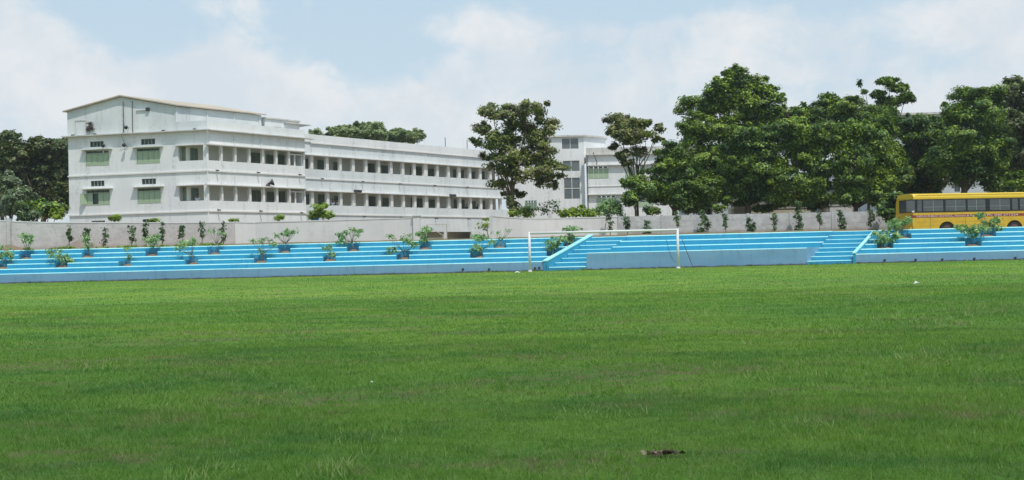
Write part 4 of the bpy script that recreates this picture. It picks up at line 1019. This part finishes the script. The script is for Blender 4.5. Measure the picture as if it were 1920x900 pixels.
RWp = [(1143, 385, 432, 8, 'climber spilling over the joint of the curved wall', 210), (1176, 407, 430, 8, 'dark young tree right of the wall joint', 170), (1213, 415, 445, 9, 'leafy bush shaped young tree seen through the goal', 260),
       (1269, 396, 423, 7, 'hanging spray over the panel wall by the right goal post', 130), (1319, 395, 443, 12, 'biggest dark conical shrub at the panel wall', 520), (1360, 402, 428, 7, 'sparse hanging young tree right of the big conical shrub', 100),
       (1407, 410, 441, 10, 'low dark conical shrub mid panel wall', 360), (1452, 400, 430, 6, 'thin curling young tree mid panel wall', 120), (1496, 378, 440, 10, 'tall creeper covered stem at the panel wall', 480),
       (1536, 398, 420, 6, 'small hanging young tree right of the tall creeper', 110), (1576, 396, 440, 10, 'narrow dark leafy young tree left of a wall post', 360), (1632, 394, 424, 8, 'sparse dark young tree left of the bus', 150)]
for px, y0, y1, w, lab, n in RWp: wallplant(px, y0, y1, 79.6 + (px - 1143) / 500 * 1.8, w, lab, n, group='young trees along the right wall', arch=n < 200)

# rubble heap, weeds and litter behind the left steps
def heap_obj(px, Yd, w, h, mat, label, name='earth_heap', seed=3):
    c = P(px, 460, Yd); gz = terr_z(c[0], Yd) - .03; n = 26; mb = MB(); rs = random.Random(seed)
    for j in range(7):
        r = 1 - j / 6.5
        for i in range(n):
            t = 2 * math.pi * i / n; q = r * (1 + .1 * math.sin(3 * t + seed) + rs.uniform(-.05, .05))
            mb.v.append((c[0] + math.cos(t) * q * w / 2, Yd + math.sin(t) * q * w * .35, gz + h * (1 - r) ** .85 * (1 + rs.uniform(-.06, .06))))
    for j in range(6):
        for i in range(n): i2 = (i + 1) % n; mb.f.append((j * n + i, j * n + i2, (j + 1) * n + i2, (j + 1) * n + i)); mb.m.append(0)
    mb.f.append(tuple(6 * n + i for i in range(n))); mb.m.append(0)
    return setp(mb.build(name, M[mat], None, True), label, 'heap')
heap_obj(148, 69.9, 1.9, .62, 'rubble', 'grey brown earth heap behind the left steps, the larger peak', seed=4)
heap_obj(176, 69.9, 1.3, .34, 'rubble', 'small low earth heap touching the larger grey one', seed=7)
heap_obj(18, 69.6, 2.4, .42, 'soil', 'reddish earth bank at the left edge of the terrace', seed=9)
mb_pts = []
rs = random.Random(8); Cw = []; Rw = []
for i in range(60):
    px = rs.uniform(-60, 430); Yd = rs.uniform(69.0, 70.5); q = P(px, 462, Yd); Cw.append((q[0], Yd, terr_z(q[0], Yd) + .05)); Rw.append((rs.uniform(.2, .5), .25, rs.uniform(.06, .16)))
o = leaf_mesh('weeds', Cw, Rw, 5200, .07, M['leaf_lime'], None, 71, ksub=5); setp(o, 'low green weeds growing along the terrace edge', 'weeds', kind='stuff')
# strip of dirt and weeds where the stand meets the pitch
Cw = []; Rw = []
for i in range(110):
    x = rs.uniform(-34, 34); Cw.append((x, YS - rs.uniform(.05, .3), .02)); Rw.append((rs.uniform(.15, .7), .1, rs.uniform(.02, .07)))
o = leaf_mesh('edge_weeds', Cw, Rw, 5200, .045, M['leaf_dark'], None, 73, ksub=5); setp(o, 'dark weeds and dirt where the turf meets the blue wall', 'weeds', kind='stuff')

# ------------------------------------------------------------------ trees
T = tree
T('tree', 8, 408, 105, [(15, 258, 24, 12), (0, 290, 34, 26), (-10, 340, 45, 45), (-70, 300, 60, 60)], 'dark feathery tree at the left edge of the picture', mat='leaf_brown', n=15000, leaf=.26)
T('tree', 80, 408, 104, [(35, 290, 28, 24), (75, 280, 30, 20), (108, 280, 26, 20), (60, 320, 42, 32), (105, 325, 34, 40), (70, 365, 46, 35), (120, 370, 20, 30), (112, 300, 14, 30)], 'large brown tinged dark tree left of the white building', mat='leaf_brown', n=30000, leaf=.30, trunk_r=.3, flowers=(M['flower'], .1))
T('tree', 22, 410, 86, [(12, 345, 22, 16), (30, 372, 26, 18), (8, 392, 26, 14)], 'glossy pale leaved tree above the grey wall at the left edge', mat='leaf_pale', n=6000, leaf=.26, trunk_r=.14)
T('bush', 92, 412, 81.5, [(62, 388, 18, 12), (88, 392, 26, 14), (106, 400, 12, 10)], 'bright green bush behind the grey wall beside the building', 'bush', mat='leaf_mid', n=6500, leaf=.18, trunk_r=.09)
T('bush', 40, 414, 79.5, [(42, 392, 10, 8), (50, 404, 16, 7)], 'pale leaved bush directly above the grey wall', 'bush', mat='leaf_pale', n=900, leaf=.24, trunk_r=.05)
T('tree', 592, 300, 150, [(594, 250, 12, 6), (590, 262, 20, 10)], 'small green treetop just right of the white corner block', mat='leaf_far', n=1800, leaf=.34, trunk_r=.2)
T('tree', 645, 300, 150, [(640, 247, 24, 12), (655, 256, 28, 16), (632, 256, 16, 10)], 'rounded green treetop above the wing roof, left of three', mat='leaf_far', n=7500, leaf=.36)
T('tree', 692, 300, 152, [(688, 240, 20, 12), (700, 250, 26, 18), (676, 252, 20, 14)], 'tallest green treetop above the wing roof, middle of three', mat='leaf_far', n=7500, leaf=.36)
T('tree', 755, 300, 154, [(752, 252, 28, 8), (770, 258, 26, 12), (730, 260, 24, 12), (787, 254, 5, 5)], 'low spreading treetop above the wing roof, right of three', mat='leaf_far', n=6000, leaf=.34)
teak_b = [(922, 207, 30, 13), (995, 203, 34, 13), (958, 225, 40, 22), (903, 240, 18, 11), (1018, 238, 24, 22), (930, 262, 38, 22), (985, 262, 40, 26), (895, 265, 12, 8), (958, 300, 44, 24), (1012, 296, 28, 22),
          (1038, 318, 22, 20), (985, 328, 44, 16), (1025, 346, 20, 9), (938, 345, 22, 8), (962, 366, 22, 8), (965, 388, 14, 8)]
T('tree', 957, 404, 84.5, teak_b, 'big lone tree with brownish green large leaves before the end of the long wing', mat='leaf_teak', n=16500, leaf=.23, trunk_r=.17, bark='bark', flowers=(M['flower'], .35), clump=.40, sub=6, loose=.08, top=P(968, 235, 84.5))
T('tree', 1196, 404, 87, [(1160, 228, 22, 12), (1180, 240, 30, 14), (1150, 245, 14, 8), (1212, 252, 22, 9), (1235, 240, 10, 6), (1185, 262, 26, 10), (1170, 290, 20, 7), (1198, 285, 14, 8), (1232, 262, 12, 5), (1150, 275, 8, 6), (1200, 232, 20, 10), (1165, 255, 20, 9), (1178, 305, 14, 6)],
  'slender tree with sparse brownish crown between the tower and the dark trees', mat='leaf_teak', n=8200, leaf=.22, trunk_r=.11, flowers=(M['flower'], .35), clump=.40, sub=6, loose=.2, top=P(1190, 240, 87))
T('tree', 1192, 406, 83, [(1190, 345, 26, 14), (1206, 358, 28, 20), (1180, 372, 18, 14)], 'short dark tree in front of the rear block, under the slender tree', mat='leaf_dark', n=6500, leaf=.2, trunk_r=.1)
T('tree', 1322, 406, 92, [(1383, 145, 26, 18), (1350, 170, 34, 22), (1410, 165, 34, 20), (1442, 172, 16, 14), (1310, 205, 38, 26), (1370, 205, 50, 32), (1425, 215, 34, 34), (1300, 245, 32, 30), (1350, 260, 52, 36), (1405, 270, 44, 40), (1320, 310, 44, 36), (1380, 330, 50, 36), (1345, 368, 36, 14)],
  'tallest green tree of the right grove, behind the goal side', mat='leaf_mid', n=46000, leaf=.24, trunk_r=.3)
T('tree', 1262, 406, 85, [(1262, 290, 28, 22), (1242, 325, 30, 26), (1285, 325, 34, 32), (1235, 362, 32, 22), (1280, 365, 40, 24), (1325, 355, 30, 30)], 'low dark spreading tree at the left end of the right grove', mat='leaf_dark', n=22000, leaf=.2, trunk_r=.18)
T('tree', 1401, 408, 86, [(1405, 262, 40, 24), (1440, 255, 30, 20), (1375, 300, 34, 28), (1420, 305, 44, 34), (1365, 345, 34, 24), (1405, 352, 44, 24), (1445, 340, 26, 26), (1390, 374, 34, 10), (1440, 372, 26, 10)], 'dark rounded tree with a thick trunk behind the low conical shrub', mat='leaf_dark', n=26000, leaf=.2, trunk_r=.26)
T('tree', 1498, 408, 85, [(1475, 240, 32, 18), (1510, 255, 38, 22), (1490, 290, 42, 30), (1460, 315, 24, 24), (1525, 310, 30, 30), (1485, 345, 40, 24), (1520, 350, 30, 20), (1480, 374, 30, 9), (1525, 372, 26, 10)], 'bushy green tree rising over the tall creeper stem', mat='leaf_mid', n=25000, leaf=.2, trunk_r=.17)
T('tree', 1604, 408, 84.5, [(1605, 245, 38, 20), (1570, 275, 32, 24), (1635, 265, 36, 26), (1600, 295, 46, 34), (1655, 310, 34, 34), (1565, 330, 30, 28), (1610, 345, 46, 26), (1655, 345, 26, 22), (1590, 372, 32, 10), (1640, 372, 28, 10)], 'wide dark green tree right of the grove centre, left of the bus', mat='leaf_mid', n=30000, leaf=.2, trunk_r=.2)
T('tree', 1626, 408, 90, [(1640, 250, 30, 40), (1660, 300, 30, 40), (1640, 340, 30, 30)], 'thin trunked tree close behind the wide tree left of the bus', mat='leaf_dark', n=9000, leaf=.24, trunk_r=.14)
T('tree', 1545, 406, 99, [(1463, 190, 12, 14), (1470, 225, 24, 24), (1503, 212, 16, 16), (1530, 215, 30, 20), (1555, 195, 22, 22), (1590, 205, 36, 20), (1560, 245, 60, 34), (1500, 255, 40, 34), (1640, 235, 40, 26)], 'feathery green tree behind the grove, forming its uneven middle skyline', mat='leaf_mid', n=26000, leaf=.25, trunk_r=.24)
T('tree', 1655, 406, 95, [(1662, 152, 18, 9), (1685, 165, 20, 9), (1645, 178, 14, 8), (1700, 182, 12, 7), (1672, 190, 32, 10), (1600, 185, 10, 5), (1622, 172, 6, 4), (1650, 210, 34, 14), (1612, 155, 2.5, 7)], 'tall airy tree with see through top above the grove', mat='leaf_dark', n=5600, leaf=.22, trunk_r=.15, clump=.42, sub=6, loose=.34, top=P(1668, 160, 95))
T('tree', 1742, 406, 93, [(1735, 235, 34, 18), (1705, 250, 22, 22), (1750, 265, 36, 28), (1715, 300, 34, 34), (1760, 320, 34, 34), (1770, 195, 5, 4), (1730, 345, 40, 24), (1700, 228, 18, 12), (1775, 235, 22, 20), (1690, 330, 26, 26)], 'dark mid height tree above the front windows of the bus', mat='leaf_dark', n=24000, leaf=.24, trunk_r=.22)
T('tree', 1805, 406, 88, [(1815, 180, 30, 16), (1850, 178, 26, 14), (1800, 215, 34, 26), (1845, 220, 40, 30), (1785, 260, 28, 22), (1825, 275, 48, 36), (1870, 280, 26, 34), (1770, 300, 40, 26), (1815, 325, 56, 28), (1865, 340, 26, 24)], 'large dense green tree towering over the middle of the bus', mat='leaf_dark', n=44000, leaf=.22, trunk_r=.3)
T('tree', 1912, 406, 97, [(1905, 165, 22, 20), (1885, 185, 18, 18), (1920, 200, 30, 30), (1898, 240, 30, 34), (1875, 225, 22, 30), (1885, 300, 26, 34), (1930, 280, 40, 40), (1900, 320, 30, 26), (1980, 230, 50, 60)], 'brown tinged tall tree at the right edge of the picture', mat='leaf_brown', n=24000, leaf=.3, trunk_r=.3, flowers=(M['flower'], .15))
T('bush', 1908, 412, 84.5, [(1905, 338, 20, 12), (1925, 348, 22, 14), (1890, 352, 12, 8)], 'light green bush showing above the far end of the bus roof', 'bush', mat='leaf_mid', n=4200, leaf=.18, trunk_r=.08)
T('bush', 1690, 420, 81.0, [(1660, 390, 18, 14), (1680, 380, 12, 16), (1670, 405, 16, 12)], 'dusty green bush behind the wall next to the bus tail', 'bush', mat='leaf_dark', n=3600, leaf=.16, trunk_r=.06)
# shrubs showing above the walls
for px, Yd, bl, lab, mat, n, lf in [
    (215, 77, [(215, 409, 8, 6)], 'clipped round lime green shrub above the grey wall', 'leaf_lime', 1500, .08),
    (437, 80, [(436, 413, 9, 2.5)], 'low yellow green shrub tip above the wall near the jog', 'leaf_lime', 240, .1),
    (520, 80, [(521, 410, 9, 5), (525, 405, 5, 4)], 'small bright shrub above the whitewashed wall', 'leaf_lime', 700, .1),
    (603, 79.5, [(600, 388, 12, 5), (607, 386, 10, 4), (602, 401, 18, 6), (590, 406, 12, 5), (614, 405, 12, 5)], 'layered bright green shrub rising above the whitewashed wall', 'leaf_lime', 2600, .12),
    (286, 78, [(288, 413, 7, 3)], 'small lime shrub above the grey wall below the right vent', 'leaf_lime', 260, .1),
    (975, 85, [(965, 400, 12, 6), (985, 398, 18, 8)], 'yellow green shrub at the foot of the big lone tree', 'leaf_lime', 1500, .12),
    (1030, 86, [(1020, 392, 12, 12), (1040, 388, 10, 14)], 'thin dark twiggy shrub between bright shrubs above the curved wall', 'leaf_creeper', 260, .14),
    (1075, 85, [(1060, 400, 16, 6), (1082, 396, 18, 9), (1108, 400, 14, 7)], 'wide bright green shrub above the curved wall', 'leaf_lime', 2400, .13),
    (1140, 84, [(1130, 392, 16, 10), (1148, 386, 16, 12), (1160, 398, 10, 8)], 'mixed green shrub above the end of the curved wall', 'leaf_sap', 1900, .14),
    (915, 80, [(912, 411, 10, 3), (905, 425, 12, 8)], 'pale thin climber at the right side of the gate gap', 'leaf_lime', 170, .12),
    (1230, 84, [(1222, 396, 16, 7)], 'low dark shrub beneath the left end of the grove', 'leaf_dark', 900, .14),
    (1350, 84, [(1348, 392, 14, 8)], 'small green shrub between trunks of the grove', 'leaf_mid', 500, .14),
    (1445, 88, [(1430, 392, 18, 6), (1455, 386, 16, 7)], 'low dark shrub hiding the shed eaves in the grove', 'leaf_dark', 1500, .15),
    (1535, 88, [(1520, 386, 18, 9), (1545, 378, 20, 14)], 'dense dark shrub between the two pale low walls', 'leaf_dark', 2600, .16),
    (1300, 88, [(1290, 392, 20, 9), (1315, 385, 20, 12)], 'dark shrub mass at the foot of the tallest tree', 'leaf_dark', 2600, .16),
    (1620, 92, [(1585, 372, 26, 12), (1640, 375, 26, 12)], 'dark low foliage behind the trunks left of the bus', 'leaf_dark', 2400, .17),
    (1700, 95, [(1708, 352, 30, 12), (1740, 350, 30, 14)], 'dark foliage mass just above the bus tail', 'leaf_dark', 4200, .22)]:
    T('shrub', px, 415, Yd, bl, lab, 'shrub', mat=mat, n=n, leaf=lf, trunk_r=.035, group='shrubs showing above the compound walls', sub=14)
# blue tarpaulin scrap by the layered shrub
p0 = P(585, 413, 79); mb = MB(); mb.poly([(p0[0] - .25, 79, p0[2] - .25), (p0[0] + .5, 79.1, p0[2] - .2), (p0[0] + .45, 79.3, p0[2] + .28), (p0[0] + .1, 79.2, p0[2] + .1)]); mb.poly([(p0[0] - .25, 79.02, p0[2] - .25), (p0[0] + .1, 79.22, p0[2] + .1), (p0[0] - .1, 79.6, p0[2] - .2)])
setp(mb.build('tarpaulin', M['blue_tarp']), 'scrap of blue tarpaulin beside the layered bright shrub', 'tarpaulin')

# ------------------------------------------------------------------ goal
gl, gr = G(994, 510.5), G(1272, 504); cl, cr = P(991, 437.5, gl[1]), P(1268, 431, gr[1])
zc = (cl[2] + cr[2]) / 2; goal = empty('football_goal', ((gl[0] + gr[0]) / 2, (gl[1] + gr[1]) / 2, 0), 'white football goal frame without net in front of the blue stand', 'goal')
for g_, lab in ((gl, None), (gr, None)):
    mb = MB(); mb.tube([(g_[0], g_[1], -.05), (g_[0], g_[1], zc + .08)], .07, 12); mb.build('post', M['white_metal'], goal, True)
    mb = MB(); mb.tube([(g_[0], g_[1], -.02), (g_[0], g_[1], .10)], .115, 12); mb.build('post_base', M['white_metal'], goal, True)
mb = MB(); mb.tube([(gl[0], gl[1], zc), (gr[0], gr[1], zc)], .066, 12); mb.build('crossbar', M['white_metal'], goal, True)
q0, q1, q2, q3 = P(1250, 449, 62.6), P(1254, 470, 62.7), P(1262, 488, 62.6), P(1268, 492, 62.4)
mb = MB(); mb.tube([q0, q1, q2, q3], .012, 5); setp(mb.build('hanging_wire', M['dark_metal']), 'thin dark wire curving down left of the right goal post', 'wire')
q0, q1 = P(1279, 449, 62.4), P(1300, 504, 61.4); mb = MB(); mb.tube([q0, (q0 + q1) / 2, (q1[0], q1[1], 0)], .018, 5); setp(mb.build('leaning_rod', M['dark_metal']), 'thin dark rod leaning right of the goal', 'rod')
q0 = P(1024, 496, 62.7); mb = MB(); mb.tube([(q0[0], 62.7, -.02), q0], .018, 5); setp(mb.build('marker_rod', M['dark_metal']), 'short dark rod before the foot of the sloping blue wall', 'rod')

# ------------------------------------------------------------------ bus
BANG = 8
bA = P(1711, 430, 75.5); bdir = np.array([math.cos(math.radians(BANG)), math.sin(math.radians(BANG))]); fb = Fr(bA[:2], bdir)
bz = 1.58; BL = 12.2; BW = 2.4; ztb = bz + 2.98
bus = empty('school_bus', (*fb.pt(BL / 2, -BW / 2, 0)[:2], bz), 'yellow school bus parked behind the right stand', 'bus')
m, b = new_mat('bus_yellow'); p = pos(b)
c = b.mix(b.remap(b.noise(p, 2.5, 6, .6), .4, .7), (0.66, 0.43, 0.02), (0.60, 0.375, 0.022)); finish(b, c, .38, spec=.5, **{'Coat Weight': .25}); M['bus'] = m
M['bus_roof'] = mat_simple('bus_roof_yellow', (0.80, 0.55, 0.05), .35, var=.06)
M['maroon'] = mat_simple('maroon_stripe', (0.26, 0.05, 0.035), .4, var=.1)
M['lett'] = mat_simple('white_lettering', (0.70, 0.64, 0.66), .5, var=.02)
M['tyre'] = mat_simple('tyre_rubber', (.025, .023, .022), .9); M['rim'] = mat_simple('rusty_brown_rim', (.12, .07, .05), .6)
M['busglass'] = mat_simple('bus_window_glass', (.075, .085, .085), .08, var=.5, spec=.7, sc=1.5); M['busblack'] = mat_simple('bus_black_band', (.018, .018, .02), .5)
# body: side outline with rounded ends and a wheel arch, extruded to full width
zlo = bz + .42; wx = fb.hit(1776, 430)[0]; wr_ = .50; arch_r = .64
out = [(0.22, zlo), (0.06, zlo + .12), (0.0, bz + 1.2), (.07, ztb - .5), (.14, ztb - .22), (.26, ztb - .06), (.5, ztb)]
out += [(BL - .5, ztb), (BL - .1, ztb - .2), (BL, bz + 1.2), (BL, zlo)]
for xc in (wx + 5.2, wx):
    out.append((xc + arch_r, zlo))
    for i in range(1, 10): t = math.pi * i / 10 * .92 + .12; out.append((xc + arch_r * math.cos(t), bz + .42 + arch_r * math.sin(t) * .98))
    out.append((xc - arch_r, zlo))
mb = MB(fb); n = len(out); k = 0
mb.v = [fb.pt(a, 0, z) for a, z in out] + [fb.pt(a, -BW, z) for a, z in out]
mb.f = [tuple(range(n)), tuple(range(2 * n - 1, n - 1, -1))] + [(i, n + i, n + (i + 1) % n, (i + 1) % n) for i in range(n)]; mb.m = [0] * len(mb.f)
body = mb.build('body', M['bus'], bus)
mb = MB(fb)
prof = [(.012, ztb - .30), (.02, ztb - .16), (-.05, ztb - .03), (-.22, ztb + .05), (-.7, ztb + .10), (-BW + .7, ztb + .10), (-BW + .22, ztb + .05), (-BW - .01, ztb - .2)]
for a in (.12, BL - .12): mb.v += [fb.pt(a, d_, z) for d_, z in prof]
q = len(prof); mb.f = [(i, q + i, q + i + 1, i + 1) for i in range(q - 1)] + [tuple(range(q)), tuple(range(2 * q - 1, q - 1, -1))]; mb.m = [0] * len(mb.f)
mb.build('roof', M['bus_roof'], bus, False)
zw0 = fb.hit(1750, 398)[1]; zw1 = fb.hit(1750, 373.5)[1]
xw0 = .06
mb = MB(fb); mb.hexa([(xw0 + .12, .002, zw0), (BL - .3, .002, zw0), (BL - .3, .02, zw0), (xw0 + .12, .02, zw0), (xw0, .002, zw1), (BL - .3, .002, zw1), (BL - .3, .02, zw1), (xw0, .02, zw1)]); mb.build('window_band', M['busblack'], bus)
for a, c in ((1699, 1715), (1719.5, 1727.7), (1730.5, 1768), (1772.5, 1810), (1814, 1847), (1855.5, 1893), (1897.5, 1908), (1912, 1948)):
    s0, s1 = fb.hit(a, 385)[0], fb.hit(c, 385)[0]; mb = MB(fb); mb.box(s0, s1, .021, .032, zw0 + .07, zw1 - .07); w_ = mb.build('window', M['busglass'], bus)
    if s1 - s0 > 1.1:
        mb = MB(fb); mb.box((s0 + s1) / 2 - .018, (s0 + s1) / 2 + .018, .033, .04, zw0 + .07, zw1 - .07); mb.box(s0, s1, .033, .038, zw0 + .36, zw0 + .385); mb.build('window_bars', M['grille'], w_)
mb = MB(fb); mb.box(-.035, .16, -1.75, -.02, zw0 + .04, zw1); rw_ = mb.build('rear_window', M['busblack'], bus)
mb = MB(fb); mb.box(-.045, -.036, -1.65, -.12, zw0 + .12, zw1 - .08); mb.build('pane', M['busglass'], rw_)
zs0 = fb.hit(1800, 406.5)[1]; zs1 = fb.hit(1800, 402)[1]; ss0 = fb.hit(1704, 404)[0]
mb = MB(fb); mb.box(ss0, BL - .2, .002, .014, zs0, zs1); mb.build('stripe', M['maroon'], bus)
for z in (zlo + .35, zlo + .62): mb = MB(fb); mb.box(.3, wx - arch_r - .1, .002, .012, z, z + .02); mb.box(wx + arch_r + .1, wx + 5.2 - arch_r - .1, .002, .012, z, z + .02); mb.build('rub_rail', M['bus'], bus)
for a in (1.35, wx + 1.4, wx + 2.9, wx + 3.9, wx + 6.6): mb = MB(fb); mb.box(a, a + .02, .001, .007, zlo + .02, zs0 - .03); mb.build('panel_seam', M['rust'], bus)
mb = MB(fb); mb.box(wx + 2.1, wx + 2.7, .001, .012, zlo + .08, zlo + .5); mb.build('side_hatch', M['bus'], bus)
mb = MB(fb); mb.box(.35, wx - arch_r, -BW + .05, -.05, bz + .3, zlo - .002); mb.box(wx + arch_r, BL - .3, -BW + .05, -.05, bz + .3, zlo - .002); mb.build('underbody', M['busblack'], bus)
mb = MB(fb); mb.box(.4, BL - .4, -BW + .4, -.62, bz + .45, zlo + .5); mb.build('wheel_well', M['busblack'], bus)
for xc in (wx, wx + 5.2):
    for dd in (-.05, -BW + .35):
        mb = MB(fb); mb.tube([(xc, dd, bz + wr_), (xc, dd - .3, bz + wr_)], wr_, 24); t_ = mb.build('wheel', M['tyre'], bus, False)
        mb = MB(fb); mb.tube([(xc, dd + .02, bz + wr_), (xc, dd - .05, bz + wr_)], .29, 18); mb.build('rim', M['rim'], t_)
mb = MB(fb); mb.tube([(.1, .02, bz + 1.72), (-.02, .10, bz + 1.78), (.1, .14, bz + 1.8)], .05, 6); mb.build('marker_lamp', M['white_metal'], bus)
mb = MB(fb); mb.box(-.12, .1, -BW + .1, -.1, zlo + .02, zlo + .26); mb.build('bumper', M['bus'], bus)
def bustext(txt, px0, px1):
    s0, s1 = fb.hit(px0, 404)[0], fb.hit(px1, 404)[0]
    cu = bpy.data.curves.new('lettering', 'FONT'); cu.body = txt; cu.size = (zs1 - zs0) * 1.12; cu.extrude = .002
    o = link(bpy.data.objects.new('lettering', cu)); cu.materials.append(M['lett']); bpy.context.view_layer.update()
    w = o.dimensions.x
    me = bpy.data.meshes.new_from_object(o.evaluated_get(bpy.context.evaluated_depsgraph_get())); bpy.data.objects.remove(o); me.name = 'lettering'
    o = link(bpy.data.objects.new('lettering', me))
    o.parent = bus; q = fb.pt(s0, .017, zs0 + (zs1 - zs0) * .12); o.location = Vector(q) - bus.location
    o.rotation_euler = (math.pi / 2, 0, math.radians(BANG)); o.scale = ((s1 - s0) / w, 1, 1)
bustext('INDUS PUBLIC SCHOOL, Nursery & Primary', 1718, 1838)
bustext('Ph: 040 271224', 1850, 1908)

# ------------------------------------------------------------------ litter on the pitch
def leaf_scrap(px, py, n, w, label, mats=('deadleaf', 'deadleaf2')):
    c = G(px, py); rs = random.Random(int(px)); root = empty('dead_leaves', (c[0], c[1], 0), label, 'leaves')
    for i in range(n):
        f = (i + .5) / n - .5; x = c[0] + f * w + rs.uniform(-.01, .01); y = c[1] + rs.uniform(-.025, .025); r = w / n * rs.uniform(.9, 1.5); a = rs.uniform(0, 6.28)
        mb = MB(); k_ = 9
        for j in range(k_):
            t = 2 * math.pi * j / k_; q = r * (1 + .3 * math.sin(3 * t + i)); mb.v.append((x + math.cos(t) * q, y + math.sin(t) * q * .6, .026 + .014 * math.sin(2 * t + a) + rs.uniform(-.004, .004)))
        mb.v.append((x, y, .024)); mb.f = [(j, (j + 1) % k_, k_) for j in range(k_)]; mb.m = [0] * k_
        mb.build('leaf', M[mats[0 if (i > n * .45 or i % 3 == 1) else 1]], root)
leaf_scrap(1240, 857, 8, .19, 'clump of dark curled dead leaves on the near grass')
def scrap(px, py, w, label):
    c = G(px, py); mb = MB(); h = min(.07, w * .5); mb.v = [(c[0] - w / 2, c[1] - .3 * w, .035), (c[0], c[1] - .35 * w, .04 + h * .4), (c[0] + w / 2, c[1] - .2 * w, .035), (c[0] + w / 2.3, c[1] + .3 * w, .04 + h * .3), (c[0] - .1 * w, c[1] + .3 * w, .04 + h), (c[0] - w / 2.2, c[1] + .3 * w, .04)]
    mb.f = [(0, 1, 4, 5), (1, 2, 3, 4)]; mb.m = [0, 0]; setp(mb.build('paper_scrap', M['paper']), label, 'litter')
scrap(970, 512.3, .3, 'white paper scrap on the grass just left of the goal'); scrap(1719, 534, .15, 'white paper scrap far out on the right side of the pitch'); scrap(697, 725, .022, 'tiny white scrap in the near grass left of centre')

# ------------------------------------------------------------------ humid air
mb = MB(); mb.box(-720, 720, -220, 720, -1.7, 26)
m = bpy.data.materials.new('humid_air'); m.use_nodes = True; nt = m.node_tree; nt.nodes.clear(); b = NB(nt)
pv_ = b.n('ShaderNodeVolumePrincipled', {'Color': (.93, .96, 1, 1), 'Density': 0.0003, 'Anisotropy': .3}); b.n('ShaderNodeOutputMaterial', {1: pv_.outputs[0]})
setp(mb.build('haze', m), 'thin humid haze over the grounds', kind='stuff')
